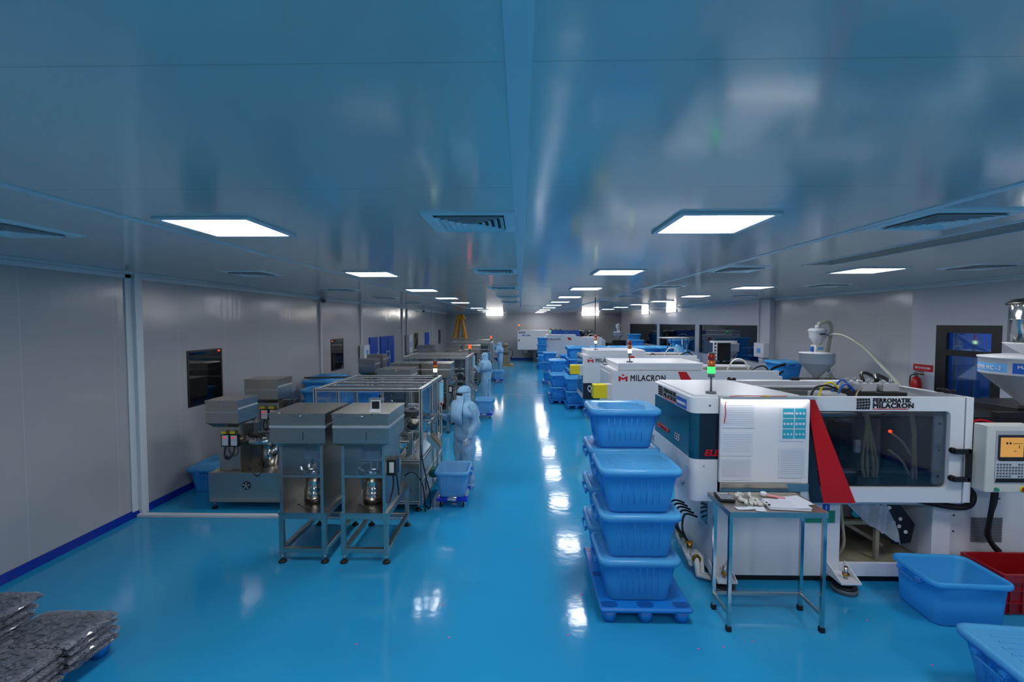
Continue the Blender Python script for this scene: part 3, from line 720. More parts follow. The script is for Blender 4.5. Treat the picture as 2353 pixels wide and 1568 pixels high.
# ------------------------------------------------------------------ steel cap feeder on a tubular stand (the twins)
def make_feeder(label, loc, bowl=False, controller=False, gauge=False):
    t = thing('cap_feeder', label, 'feeder machine', loc, 0, 'steel cap feeders on stands')
    w = .27
    f = MB()
    for x in (-w, w-.05):
        for y in (0, .96): f.box(x, y, .09, x+.05, y+.05, .56)
    for z in (.12, .51):
        for y in (.0, .96): f.box(-w+.05, y, z, w-.05, y+.05, z+.05)
        for x in (-w, w-.05): f.box(x, .05, z, x+.05, .96, z+.05)
    f.build('stand_frame', 'steel', t, bevel=.003)
    for x in (-w+.025, w-.025):
        for y in (.025, .985):
            b = MB(); b.mat('steel').cyl((x, y, .03), (x, y, .09), .013, n=10); b.mat('rubber').lathe([(.045, 0), (.045, .012), (.02, .035)], (x, y)); b.build('leveling_foot', None, t)
    MB().box(-w-.005, -.005, .56, w+.005, 1.01, .585).build('stand_top', 'steelh', t)
    # housing: two side sheets, back sheet, front posts
    s = MB(); s.box(-w+.02, .02, .585, -w+.028, .62, 1.40); s.box(w-.028, .02, .585, w-.02, .62, 1.40); s.box(-w+.028, .612, 1.15, w-.028, .62, 1.4)
    s.build('side_panels', 'steelh', t)
    s = MB()
    for x in (-w+.02, w-.055): s.box(x, .0, .585, x+.035, .02, 1.40)
    s.box(-w+.055, .0, .99, w-.055, .02, 1.02)
    s.build('front_posts', 'steel', t)
    MB().box(-w+.055, .004, 1.02, w-.055, .010, 1.40).build('acrylic_pane', 'acryl', t)
    b = MB()
    for x in (-w+.037, w-.037):
        for z in (.63, .8, 1.0, 1.2, 1.35): b.cyl((x, 0, z), (x, -.006, z), .006, n=8)
    b.build('bolts', 'chrome', t)
    # hopper
    h = MB(); hx, y0, y1 = .312, -.07, .60
    h.loft([[(-hx+.07, y0+.05, 1.36), (hx-.07, y0+.05, 1.36), (hx-.07, y1-.05, 1.36), (-hx+.07, y1-.05, 1.36)], [(-hx, y0, 1.40), (hx, y0, 1.40), (hx, y1, 1.40), (-hx, y1, 1.40)],
            [(-hx, y0, 1.69), (hx, y0, 1.69), (hx, y1, 1.69), (-hx, y1, 1.69)]], smooth=False)
    h.build('hopper_box', 'steelh', t)
    h = MB(); h.box(-hx-.006, y0-.006, 1.69, hx+.006, y1+.006, 1.735); h.box(-hx-.014, y0-.014, 1.725, hx+.01, y1+.01, 1.738)
    ld = h.build('hopper_lid', 'steelh', t)
    b = MB(); b.tube([(-.06, y0-.014, 1.72), (-.04, y0-.03, 1.712), (.04, y0-.03, 1.712), (.06, y0-.014, 1.72)], .005); b.box(-.2, y0-.03, 1.72, -.19, y0, 1.745); b.box(.13, y0-.03, 1.72, .14, y0, 1.745); b.build('lid_catch', 'chrome', ld)
    h = MB(); h.box(-hx-.004, y0-.008, 1.575, hx+.004, y0, 1.60); h.box(hx, y0, 1.575, hx+.008, y1, 1.60); h.box(-hx-.008, y0, 1.575, -hx, y1, 1.60)
    h.build('edge_strip', 'alu', t)
    MB().box(.06, y0-.003, 1.44, .066, y0, 1.53).build('sight_slot', 'dark', t)
    # chute bracket and vibrating drum inside
    b = MB(); b.box(-.01, .10, 1.18, .16, .16, 1.27); b.box(.04, .12, 1.06, .055, .14, 1.18); b.box(.115, .12, 1.06, .13, .14, 1.18); b.box(.02, .10, 1.17, .15, .15, 1.185); b.build('chute_bracket', 'whiteb', t)
    b = MB(); b.lathe([(.13, .60), (.13, .74), (.115, .75), (.115, .90), (.17, .93), (.19, 1.0), (.18, 1.0), (.16, .94), (.02, .93)], (0, .36)); b.build('vibrating_drum', 'chrome', t)
    b = MB(); b.tube([(.05, .12, .6), (.1, .08, .7), (.16, .2, .66), (.2, .1, .6)], .006); b.tube([(-.1, .12, .62), (-.06, .05, .66), (.0, .08, .6), (.08, .05, .6)], .005); b.build('wiring', 'black', t)
    if bowl:
        b = MB(); b.lathe([(.05, .585), (.1, .6), (.1, .95), (.06, .98), (.13, 1.05), (.2, 1.16), (.215, 1.2), (.2, 1.2), (.12, 1.08), (.02, 1.05)], (.10, .86)); b.build('bowl_feeder', 'chrome', t)
        b = MB(); b.box(.12, .7, 1.2, .34, .74, 1.22); b.box(.3, .72, .98, .33, 1.2, 1.0); b.box(.28, .9, 1.0, .34, .96, 1.28); b.build('feed_track', 'steel', t)
    if controller:
        b = MB(); b.box(w-.02, .10, .98, w+.07, .26, 1.17); c = b.build('controller', 'black', t, bevel=.01)
        MB().box(w-.005, .092, 1.02, w+.05, .10, 1.14).build('control_face', 'cream', c)
        b = MB(); b.tube([(w+.03, .14, .98), (w+.035, .12, .85), (w+.01, .08, .72), (w, .04, .7), (w+.0, .0, .72)], .011); b.tube([(w+.05, .2, .98), (w+.07, .2, .8), (w+.05, .3, .68)], .009); b.build('cable', 'black', c)
    if gauge:
        b = MB(); b.mat('white').poly([(.08, .0, 1.738), (.20, .0, 1.738), (.20, .05, 1.738), (.08, .05, 1.738)], (0, 0, .02)).poly([(.09, .02, 1.758), (.195, .02, 1.758), (.195, .035, 1.758), (.09, .035, 1.758)], (0, 0, .11)); g = b.build('digital_thermometer', None, t)
        MB().box(.1, .016, 1.775, .185, .02, 1.86).build('thermometer_display', 'dark', g)
    return t
fa = make_feeder('steel cap feeder on stand, left one of the two nearest', (-2.485, 5.05, 0))
fb = make_feeder('steel cap feeder on stand, right one of the nearest pair with thermometer on lid', (-1.775, 5.05, 0), True, True, True)
feeders = [(-2.84, 11.15, 'steel cap feeder, left of the pair before the second framed machine'), (-2.08, 11.18, 'steel cap feeder, right of the pair before the second framed machine'),
           (-2.95, 19.9, 'steel cap feeder, left of the pair before the far framed machine'), (-2.15, 19.9, 'steel cap feeder, right of the pair before the far framed machine'),
           (-2.72, 9.75, 'steel cap feeder standing just behind the first framed machine'), (-2.2, 16.6, 'steel cap feeder standing just behind the second framed machine'), (-3.36, 15.8, 'steel cap feeder behind the second framed machine, wall side'),
           (-2.15, 26.5, 'steel cap feeder beyond the far framed machine, aisle side'), (-3.3, 27.2, 'steel cap feeder beyond the far framed machine, middle one'), (-4.16, 27.9, 'steel cap feeder beyond the far framed machine, wall side'), (-4.17, 19.8, 'steel cap feeder on its own near the far left wall')]
for x, y, lb in feeders: dup(fb if 'aisle side' in lb or 'right of' in lb else fa, (x, y, 0), 0, lb, 'steel cap feeders on stands', (1.14, 1, 1))
for o in [q for q in bpy.data.objects if q.name.startswith(('digital_thermometer.', 'thermometer_display.'))]: bpy.data.objects.remove(o)   # only the nearest right feeder carries a thermometer

# ------------------------------------------------------------------ cabinet feeder along the left wall
def make_cab_feeder(label, loc, z_top=1.6, fan=True, cw=1.12):
    t = thing('cabinet_feeder', label, 'feeder machine', loc, 0, 'cabinet feeders along the left wall')
    k = z_top-1.6
    MB().box(0, 0, .11, cw, .85, .55).build('base_cabinet', 'steelh', t, bevel=.004)
    for x in (.05, cw-.05):
        for y in (.05, .8): b = MB(); b.mat('steel').cyl((x, y, .02), (x, y, .11), .012, n=8); b.mat('rubber').cyl((x, y, 0), (x, y, .02), .04, n=12); b.build('leveling_foot', None, t)
    if fan:
        b = MB(); b.cyl((.56, 0, .36), (.56, -.008, .36), .062, n=24); f = b.build('fan_guard', 'dark', t)
        b = MB()
        for i in range(5):
            a = 2*PI*i/5; b.poly([(.56+.012*math.cos(a), -.009, .36+.012*math.sin(a)), (.56+.055*math.cos(a), -.009, .36+.055*math.sin(a)), (.56+.05*math.cos(a+.6), -.009, .36+.05*math.sin(a+.6))], (0, -.004, 0))
        b.cyl((.56, -.008, .36), (.56, -.014, .36), .014, n=12); b.build('fan_blades', 'alu', f)
    MB().box(.10, .1, .55, .42, .42, 1.28+k).build('column', 'steelh', t, bevel=.003)
    MB().box(.42, .34, .55, .62, .44, 1.05).build('support_plate', 'steeld', t)
    h = MB(); h.loft([[(.03, .1, 1.2+k), (.40, .1, 1.2+k), (.40, .45, 1.2+k), (.03, .45, 1.2+k)], [(-.04, .03, 1.27+k), (.44, .03, 1.27+k), (.44, .53, 1.27+k), (-.04, .53, 1.27+k)], [(-.04, .03, 1.6+k), (.44, .03, 1.6+k), (.44, .53, 1.6+k), (-.04, .53, 1.6+k)]], smooth=False)
    h.build('hopper_box', 'steelh', t)
    MB().box(-.046, .024, 1.585+k, .446, .536, 1.6+k+.006).build('hopper_lid', 'steelh', t)
    MB().box(.44, .03, 1.47+k, .447, .53, 1.49+k).box(-.044, .022, 1.43+k, .444, .03, 1.44+k).build('edge_strip', 'alu', t)
    for i, x in enumerate((.17, .30)):
        b = MB(); b.box(x, .04, .92, x+.13, .1, 1.1); c = b.build('controller', 'black', t, bevel=.01)
        MB().box(x+.02, .034, .94, x+.11, .04, 1.09).build('control_face', 'white', c)
        MB().box(x+.035, .03, 1.048, x+.05, .034, 1.066).box(x+.058, .03, 1.048, x+.073, .034, 1.066).build('red_display', 'rednum', c)
        MB().box(x, .05, 1.11, x+.07, .056, 1.145).build('yellow_tag', 'yellow', c)
        b = MB(); b.tube([(x+.05, .07, .92), (x+.05, .04, .82), (x+.08-.1*i, .03, .74), (x+.1-.16*i, .06, .78)], .012); b.build('cable', 'black', c)
    b = MB(); b.cyl((.72, .35, .55), (.72, .35, .9), .11, n=28); b.build('drum', 'chrome', t)
    b = MB(); b.lathe([(.12, .9), (.26, .93), (.30, .96), (.30, 1.02), (.28, 1.02), (.25, .96), (.05, .94)], (.68, .35), 36); b.build('bowl_feeder', 'chrome', t)
    b = MB()
    for i in range(34):
        a = i*2*PI/34; q = Vector((.68+.265*math.cos(a), .35+.265*math.sin(a), 1.02)); b.cyl(q, q+Vector((.002, 0, .014)), .014, n=8, smooth=False)
    tag(b.build('caps', 'caps', t), kind='stuff')
    b = MB(); b.box(.42, .28, 1.0, .52, .34, 1.22); b.box(.44, .2, 1.08, .9, .24, 1.1); b.box(.6, .18, 1.1, .64, .3, 1.25); b.build('feed_track', 'steeld', t)
    b = MB(); b.tube([(.55, .1, .56), (.6, .02, .62), (.72, -.01, .5), (.8, .03, .6), (.85, .2, .9)], .006); b.tube([(.3, .05, .56), (.4, .0, .6), (.5, .04, .56)], .005); b.build('wiring', 'black', t)
    return t
ca = make_cab_feeder('steel cabinet feeder with fan grille and red-lit controllers nearest the left wall', (-4.57, 6.5, 0))
cb = dup(ca, (-4.9, 8.0, 0), 0, 'taller steel cabinet feeder behind the one with the fan grille', 'cabinet feeders along the left wall', (1.25, 1.05, 1.075))
dup(ca, (-4.45, 12.45, 0), 0, 'steel cabinet feeder before the single blue door, nearer one', 'cabinet feeders along the left wall', (.95, 1.0, 1.07))
dup(ca, (-4.6, 13.6, 0), 0, 'steel cabinet feeder before the single blue door, farther one', 'cabinet feeders along the left wall', (1.0, 1.0, 1.1))

# ------------------------------------------------------------------ aluminium framed assembly machines
def prof(b, x0, y0, z0, x1, y1, z1):
    """T-slot profile: box with dark groove lines on its long faces (materials 0 alu, 1 dark)"""
    b.mat('alu').box(x0, y0, z0, x1, y1, z1)
    b.mat('dark'); g = .006; e = .0015
    dx, dy, dz = x1-x0, y1-y0, z1-z0; cx, cy, cz = (x0+x1)/2, (y0+y1)/2, (z0+z1)/2
    if dx >= dy and dx >= dz: b.box(x0, y0-e, cz-g, x1, y0, cz+g); b.box(x0, cy-g, z1, x1, cy+g, z1+e)
    elif dy >= dx and dy >= dz: b.box(x1, y0, cz-g, x1+e, y1, cz+g); b.box(cx-g, y0, z1, cx+g, y1, z1+e); b.box(x0-e, y0, cz-g, x0, y1, cz+g)
    else: b.box(cx-g, y0-e, z0, cx+g, y0, z1); b.box(x1, cy-g, z0, x1+e, cy+g, z1); b.box(x0-e, cy-g, z0, x0, cy+g, z1)
def make_assembler(label, loc, W_=1.57, D_=1.68, H=1.80, lit='y'):
    t = thing('assembly_machine', label, 'assembly machine', loc, 0, 'framed assembly machines')
    p = .045
    for x in (0, W_-p):
        for y in (0, D_*.5-p/2, D_-p):
            b = MB(); prof(b, x, y, .10, x+p, y+p, H); b.build('frame_post', None, t)
    for x in (W_*.30, W_*.63): b = MB(); prof(b, x, D_-p, .76, x+p, D_, H-p); b.build('frame_post', None, t)
    b = MB(); prof(b, W_-p, D_*.72, .10, W_, D_*.72+p, H-p); b.build('frame_post', None, t)
    for z in (H-p, .72, .12):
        b = MB()
        for y in (0, D_-p): prof(b, p, y, z, W_-p, y+p, z+p)
        for x in (0, W_-p): prof(b, x, p, z, x+p, D_-p, z+p)
        if z == .12: prof(b, W_-p, p, .42, W_, D_-p, .42+p)
        b.build('rail_frame', None, t)
    for y in (D_*.22, D_*.45, D_*.68): b = MB(); prof(b, p, y, H-p, W_-p, y+.035, H-.01); b.build('roof_bar', None, t)
    g = MB(); g.box(p, .018, .78, W_-p, .024, H-p); g.build('front_pane', 'clear', t)
    MB().box(.018, p, .78, .024, D_-p, H-p).build('left_pane', 'clear', t)
    for y0, y1 in ((p, D_*.5-p/2), (D_*.5+p/2, D_*.72)): MB().box(W_-.025, y0, .78, W_-.019, y1, H-p).build('right_pane', 'clear', t)
    b = MB(); b.box(p, .015, .17, W_-p, .03, .72); b.box(.015, p, .17, .03, D_-p, .72); b.box(W_-.03, p, .17, W_-.015, D_-p, .72); b.box(p, D_-.03, .17, W_-p, D_-.015, .72); b.build('base_panels', 'steelh', t)
    MB().box(.03, .03, .74, W_-.03, D_-.03, .765).build('base_plate', 'steel', t)
    for x in (.08, W_-.08):
        for y in (.08, D_-.08): b = MB(); b.mat('steel').cyl((x, y, .03), (x, y, .12), .014, n=8); b.mat('rubber').lathe([(.05, 0), (.05, .015), (.02, .04)], (x, y), 14); b.build('leveling_foot', None, t)
    # interior works
    b = MB(); b.lathe([(.36, .80), (.38, .81), (.38, .83), (.05, .84)], (W_*.52, D_*.5), 32); b.cyl((W_*.52, D_*.5, .84), (W_*.52, D_*.5, 1.15), .09); b.lathe([(.22, 1.15), (.22, 1.17)], (W_*.52, D_*.5)); b.build('turntable', 'chrome', t)
    b = MB(); rnd = random.Random(5)
    for i in range(12):
        a = 2*PI*i/12; x, y = W_*.52+.3*math.cos(a), D_*.5+.3*math.sin(a)
        b.cyl((x, y, .83), (x, y, .9), .03, n=10); b.box(x-.02, y-.015, .95, x+.02, y+.015, 1.1+.06*(i % 3)); b.cyl((x, y, .9), (x, y, .96), .01, n=6)
    b.build('station_heads', 'steel', t)
    b = MB()
    for (x, y, z) in ((W_*.2, D_*.25, 1.35), (W_*.82, D_*.2, 1.3), (W_*.25, D_*.8, 1.4), (W_*.8, D_*.8, 1.3)): b.box(x-.03, y-.03, .765, x+.03, y+.03, z); b.box(x-.03, y-.03, z, x+.22*(1 if x < W_/2 else -1), y+.03, z+.04) if x < W_/2 else b.box(x-.22, y-.03, z, x+.03, y+.03, z+.04)
    b.build('support_columns', 'alu', t)
    b = MB(); b.cyl((W_*.86, .3, 1.22), (W_*.86, .55, 1.22), .09); b.cyl((W_*.86, .3, 1.42), (W_*.86, .42, 1.42), .05); b.box(W_*.72, .25, .98, W_*.9, .6, 1.06); b.box(W_*.70, .15, 1.36, W_*.93, .5, 1.44); b.build('actuator', 'steeld', t)
    b = MB()
    for i in range(7):
        x0 = W_*.72+rnd.uniform(0, .2); y0 = .12+rnd.uniform(0, .4); z0 = 1.0+rnd.uniform(0, .3)
        b.tube([(x0, y0, z0), (x0+rnd.uniform(-.1, .12), y0+rnd.uniform(-.1, .1), z0+.15), (x0+rnd.uniform(-.15, .1), y0+.1, z0+.05), (x0+rnd.uniform(-.1, .1), y0, z0-.15)], .006, 6)
    b.build('air_hoses', 'hose', t)
    b = MB(); b.tube([(W_*.75, .1, 1.2), (W_*.8, .06, 1.05), (W_*.85, .1, .9), (W_*.9, .08, 1.1), (W_*.7, .2, 1.3)], .008, 6); b.tube([(W_*.9, .3, .8), (W_*.85, .1, .95), (W_*.8, .2, 1.1)], .007, 6); b.build('wiring', 'black', t)
    # outside on the aisle side: chute, rails, touch screen, emergency stop
    b = MB(); b.poly([(W_, .30, .98), (W_, .62, .98), (W_+.17, .58, .80), (W_+.17, .34, .80)], (0, 0, .006)); b.poly([(W_, .30, .98), (W_+.17, .34, .80), (W_+.17, .34, .88), (W_, .30, 1.10)], (0, .006, 0)); b.poly([(W_, .62, .98), (W_+.17, .58, .80), (W_+.17, .58, .88), (W_, .62, 1.10)], (0, .006, 0)); b.build('discharge_chute', 'steelh', t)
    b = MB(); b.box(W_, .12, 1.30, W_+.13, .16, 1.32); b.box(W_, .62, 1.30, W_+.13, .65, 1.32); b.cyl((W_+.11, .1, 1.33), (W_+.11, .7, 1.33), .012); b.cyl((W_+.07, .1, 1.27), (W_+.07, .7, 1.27), .012); b.box(W_+.05, .3, 1.24, W_+.14, .42, 1.36); b.build('slide_unit', 'steel', t)
    b = MB(); b.box(W_-.01, D_*.74+.02, 1.30, W_+.03, D_-.04, 1.72); hm = b.build('operator_panel', 'alu', t, bevel=.004); MB().box(W_+.03, D_*.74+.05, 1.42, W_+.033, D_-.07, 1.69).build('touch_screen', 'hmi', hm)
    MB().cyl((W_+.03, D_*.8, 1.34), (W_+.06, D_*.8, 1.34), .022).build('emergency_stop', 'red', hm)
    b = MB(); b.box(W_-.005, .3, .20, W_+.006, .46, .40); b.build('label_plate', 'white', t)
    b = MB(); b.box(W_-.005, .62, .3, W_+.08, .82, .42); b.build('drive_unit', 'green', t)
    b = MB(); b.tube([(W_-.02, -.02, 1.0), (W_-.0, -.05, .85), (W_+.05, -.06, .6), (W_+.1, .0, .3), (W_+.09, .1, .03), (W_+.0, .2, .02)], .009); b.tube([(W_-.25, -.03, .55), (W_-.1, -.1, .62), (W_+.02, -.06, .4), (W_+.04, -.02, .02)], .009); b.build('cable', 'black', t)
    beacon(t, W_-.1, D_-.12, H, lit, 1.0, False, .03)
    return t
m1 = make_assembler('aluminium framed glass assembly machine nearest, behind the twin feeders', (-2.98, 6.45, 0))
m2 = dup(m1, (-3.27, 12.38, 0), 0, 'aluminium framed glass assembly machine, second one along the aisle', 'framed assembly machines', (1.16, 1.05, 1))
m3 = dup(m1, (-3.28, 21.35, 0), 0, 'aluminium framed glass assembly machine, farthest along the aisle', 'framed assembly machines', (1.22, 1.0, 1.0))
for m in (m2, m3):
    for c in list(m.children):
        if c.name.startswith('signal_tower'):
            for q in list(c.children):
                if q.name.startswith('lamp_ring'):
                    q.data = q.data.copy()
                    q.data.materials.clear(); q.data.materials.append(M['Lr'] if 'red' in q.get('label', '') or 'orange' in q.get('label', '') else M['Dg'])
                    if 'green' in q['label']: q['label'] = 'green lamp ring, unlit'
                    else: q['label'] = q['label'].split(' lamp')[0].replace('orange', 'red')+' lamp ring, lit'

# ------------------------------------------------------------------ logos
def chevron_logo(x, y, z, s, parent, face='front', world=True):
    """red M with a small diamond above"""
    b = MB()
    P = [(0, 0), (0, .62), (.5, .36), (1, .62), (1, 0), (.78, 0), (.78, .3), (.5, .14), (.22, .3), (.22, 0)]
    b.poly([(x+px*s, y, z+pz*s) for px, pz in P[:4]+P[4:]], (0, -.002, 0))
    b.poly([(x+px*s, y, z+pz*s) for px, pz in ((.5, .58), (.68, .7), (.5, .82), (.32, .7))], (0, -.002, 0))
    return b.build('logo_mark', 'red', parent, world=world)
def globe_logo(f, parent, s, name='logo_mark'):
    """4 x 5 grid of slanted black cells; f(u,v) -> point"""
    b = MB()
    for i in range(5):
        for j in range(4):
            bow = lambda u, v: (u+.05*math.sin(PI*v)*(1 if u > .5 else .6)-.03, v+.10*(u-.5)*math.sin(PI*v))
            g = .022; q = [bow(*p) for p in ((i/5+g, j/4+g), ((i+1)/5-g, j/4+g), ((i+1)/5-g, (j+1)/4-g), (i/5+g, (j+1)/4-g))]
            b.poly([f(*p)[0] for p in q], f(0, 0)[1])
    return b.build(name, 'inkb', parent, world=True)

# ------------------------------------------------------------------ hoppers / vacuum loaders on injection machines
def cone_hopper(b_parent, x, y, z0, r, h, ring_h, world, loader=False, nm='material_hopper'):
    b = MB(); b.mat('greym').lathe([(r*.16, z0), (r*.2, z0+.04), (r, z0+h-ring_h)], (x, y), 32, True, False).mat('white').lathe([(r, z0+h-ring_h), (r, z0+h), (r*1.04, z0+h), (r*1.04, z0+h+.015), (r*.5, z0+h+.03)], (x, y), 32)
    o = b.build(nm, None, b_parent, world=world)
    c = MB(); c.tube([(x+r*.6, y-r*.75, z0+h*.45), (x+r*.4, y-r*.5, z0+.1), (x+r*.3, y-r*.2, z0)], .012); c.build('sight_tube', 'whiteb', o, world=world)
    if loader:
        zt = z0+h+.02
        c = MB(); c.mat('cream').box(x-.08, y-.08, zt, x+.1, y+.08, zt+.15).mat('lblue').box(x-.04, y-.084, zt+.05, x+.07, y-.08, zt+.11)
        c.mat('blue').cyl((x-.11, y, zt+.02), (x-.11, y, zt+.12), .03).mat('whiteb').lathe([(.06, zt+.15), (.13, zt+.28), (.15, zt+.31), (.155, zt+.42), (.17, zt+.43), (.17, zt+.46), (.12, zt+.49)], (x, y)).lathe([(.05, zt+.49), (.05, zt+.54), (.03, zt+.56)], (x, y))
        c.mat('inkb').box(x-.05, y-.156, zt+.36, x+.06, y-.15, zt+.385)
        c.build('vacuum_loader', None, o, world=world)
    return o

# ------------------------------------------------------------------ white injection machines further back
def make_press(label, loc, L=3.15, D=1.35, qs=False, loader=False, lit='y', z_s=1.83, z_b=1.97, logo=True):
    t = thing('injection_moulding_machine', label, 'moulding machine', loc)
    MB().box(.28, .12, .0, L+1.75, D-.1, .62).build('machine_base', 'whiteb', t, bevel=.01)
    zl = 1.05
    b = MB(); b.bbox(0.0, 0, zl, L, .05, z_s, .008); b.build('front_guard', 'white', t)
    MB().box(0.0, 0, .60, L, .05, zl-.002).build('lower_guard', 'navy' if qs else 'white', t)
    MB().box(0, D-.05, .6, L, D, z_s).build('rear_guard', 'white', t)
    b = MB(); b.box(0, .05, .6, .05, D-.05, z_s); b.build('end_guard', 'whiteb', t)
    b = MB(); b.box(-.012, .14, .75, 0, D-.14, z_s-.08); b.build('end_door', 'teal' if qs else 'whiteb', t)
    b = MB(); b.box(.03, .03, z_s-.05, L*.56, D-.03, z_s); b.box(.03, D-.25, z_s-.05, L, D-.03, z_s); b.build('top_deck', 'white', t)
    b = MB(); b.bbox(.12, .03, z_s, L*.55, D-.08, z_b, .015); b.build('top_cover', 'white', t)
    b = MB(); b.box(L*.56, .3, z_s-.1, L-.05, .36, z_s-.02); b.box(L*.56, .9, z_s-.12, L-.05, .96, z_s-.02); b.box(L*.56, .05, z_s-.5, L-.05, D-.05, z_s-.4); b.build('inner_rails', 'steel', t)
    b = MB(); b.tube([(L*.75, .5, z_s-.1), (L*.8, .5, z_s+.16), (L*.88, .6, z_s+.14), (L*.92, .6, z_s-.1)], .016); b.build('hose', 'pvc', t)
    b = MB(); b.tube([(L*.85, .3, z_s-.1), (L*.92, .35, z_s+.03), (L*1.0, .5, z_s+.03), (L*1.06, .6, z_s-.2)], .016); b.tube([(L*.6, .3, z_s-.1), (L*.64, .35, z_s+.03), (L*.7, .5, z_s-.1)], .014); b.build('cable', 'black', t)
    s = z_s-.02
    b = MB(); b.polyxz([(L*.395, s), (L*.445, s), (L*.48, s-.17), (L*.415, s-.17)], -.003, .002); b.build('accent_stripe', 'red', t)
    b = MB(); b.bbox(-.36, -.03, 1.30, -.1, .2, 1.56, .012).build('side_unit', 'yellow', t)
    b = MB(); b.box(-.1, .0, 1.27, .0, .22, 1.56); b.build('side_unit_bracket', 'cream', t)
    # injection end
    b = MB(); b.box(L, .1, .62, L+.12, D-.1, z_s-.12); b.box(L+.04, .0, 1.3, L+.2, .25, 1.62); b.build('end_plate', 'whiteb', t, bevel=.008)
    b = MB(); b.box(L+.12, .2, .62, L+1.7, D-.2, 1.05); b.build('injection_base', 'whiteb', t, bevel=.01)
    b = MB(); b.cyl((L+.1, D/2, 1.35), (L+1.5, D/2, 1.35), .11); b.box(L+.8, D/2-.2, 1.05, L+1.6, D/2+.2, 1.6); b.box(L+.15, D/2-.28, 1.05, L+.5, D/2-.2, 1.45); b.build('injection_unit', 'black', t)
    cone_hopper(t, L+1.13, D/2, 1.6, .31, .52, .2, False, loader)
    beacon(t, .38, .22, z_b, lit, 1.25, False, .14, .036)
    if logo:
        chevron_logo(.12, -.002, 1.625, .17, t, world=False)
        text('lettering', 'MILACRON', .155, (.34, -.002, 1.635), 'inkb', t, 'front', .0015, .0045, .78, world=False, spacing=1.14)
    if qs: text('lettering', 'Q-Series', .24, (.12, -.002, .82), 'white', t, 'front', .0015, .004, .62, world=False)
    return t
p2 = make_press('white moulding machine with MILACRON lettering, right behind the nearest dark-banded one', (1.75, 8.68, 0), loader=True, lit='y')
p3 = make_press('white moulding machine with Q-Series lettering on dark panel', (1.75, 12.7, 0), qs=True, lit='y')
p4 = make_press('white moulding machine far back with small MILACRON lettering', (1.5, 28.5, 0), L=3.6, lit='g', loader=True)
# hose of the loader running forward along the right wall
t = p2
b = MB(); b.tube([(6.18, 9.3, 2.50), (6.32, 9.05, 2.5), (6.38, 8.6, 2.3), (6.18, 7.9, 2.02), (5.85, 7.1, 1.78), (5.4, 6.45, 1.72), (4.9, 6.1, 1.9)], .03, 10); b.build('suction_hose', 'hose', t, world=True)
b = MB(); b.tube([(6.0, 9.3, 2.72), (6.2, 9.3, 2.76), (6.3, 9.35, 2.6), (6.28, 9.4, 2.2), (6.35, 9.5, 1.8), (6.5, 9.2, 1.2), (6.7, 8.8, .05)], .035, 10); b.build('return_hose', 'hose', t, world=True)
# black cable loops near the corner tub stack
t = thing('cable_coil', 'coil of thick black cable hanging beside the blue tubs by the panelled wall', 'cable', (5.75, 10.4, 0))
b = MB(); b.tube([(5.55, 10.3, .03), (5.5, 10.3, 1.3), (5.6, 10.3, 1.65), (5.8, 10.35, 1.75), (6.0, 10.4, 1.8)], .028); b.tube([(5.68, 10.25, .03), (5.62, 10.25, 1.2), (5.7, 10.25, 1.5), (5.9, 10.3, 1.65)], .026); b.build('cable_run', 'black', t, world=True)

# far machine with blue injection end
t = thing('injection_moulding_machine', 'large white and blue moulding machine against the far wall', 'moulding machine', (-.21, 31.4, 0))
MB().bbox(-.21, 31.4, .85, 2.12, 32.9, 2.2, .02).build('front_guard', 'white', t, world=True)
MB().bbox(2.12, 31.45, 1.55, 4.1, 32.8, 2.18, .02).build('injection_cover', 'blue', t, world=True)
b = MB(); b.box(.9, 31.6, 0, 2.0, 32.7, .86); b.box(.1, 31.6, .6, .5, 31.9, .86); b.box(2.0, 31.7, 0, 5.5, 32.7, 1.5); b.build('machine_base', 'steeld', t, world=True)
b = MB()
for k in range(5): b.box(.62+.03*(k % 2), 31.5, .3+.1*k, .85, 31.7, .36+.1*k)
b.build('valve_block', 'black', t, world=True)
MB().box(1.1, 31.57, .35, 1.5, 31.6, .6).build('cabinet_plate', 'dark', t, world=True)
b = MB(); b.cyl((-.05, 31.39, 1.5), (-.05, 31.385, 1.5), .01); b.box(-.13, 31.385, 1.42, -.07, 31.4, 1.58); b.build('door_latch', 'black', t, world=True)
text('lettering', 'FCS', .17, (-.12, 31.395, 1.98), 'inkb', t, 'front', .001, .006, 1.6)
text('lettering', 'FB-1050', .13, (.1, 31.395, 1.80), 'blue', t, 'front', .001, .006, 1.3, shear=.2)
text('lettering', 'FCS', .12, (3.0, 31.44, 2.0), 'lblue', t, 'front', .001, .004, 1.2)
for x in (4.35, 4.85): b = MB(); b.lathe([(.05, 1.62), (.24, 2.1), (.24, 2.25), (.2, 2.25)], (x, 32.0), 20); b.box(x-.1, 31.9, 1.5, x+.1, 32.1, 1.64); b.build('feed_hopper', 'chrome', t, world=True)
b = MB()
for k in range(6): b.cyl((2.0+.16*k, 32.0, 2.18), (2.0+.16*k, 32.0, 2.25+.04*(k % 2)), .06)
b.build('top_fittings', 'steeld', t, world=True)
beacon(t, -.1, 31.6, 2.2, 'o', 1.6, True, .25, .05)

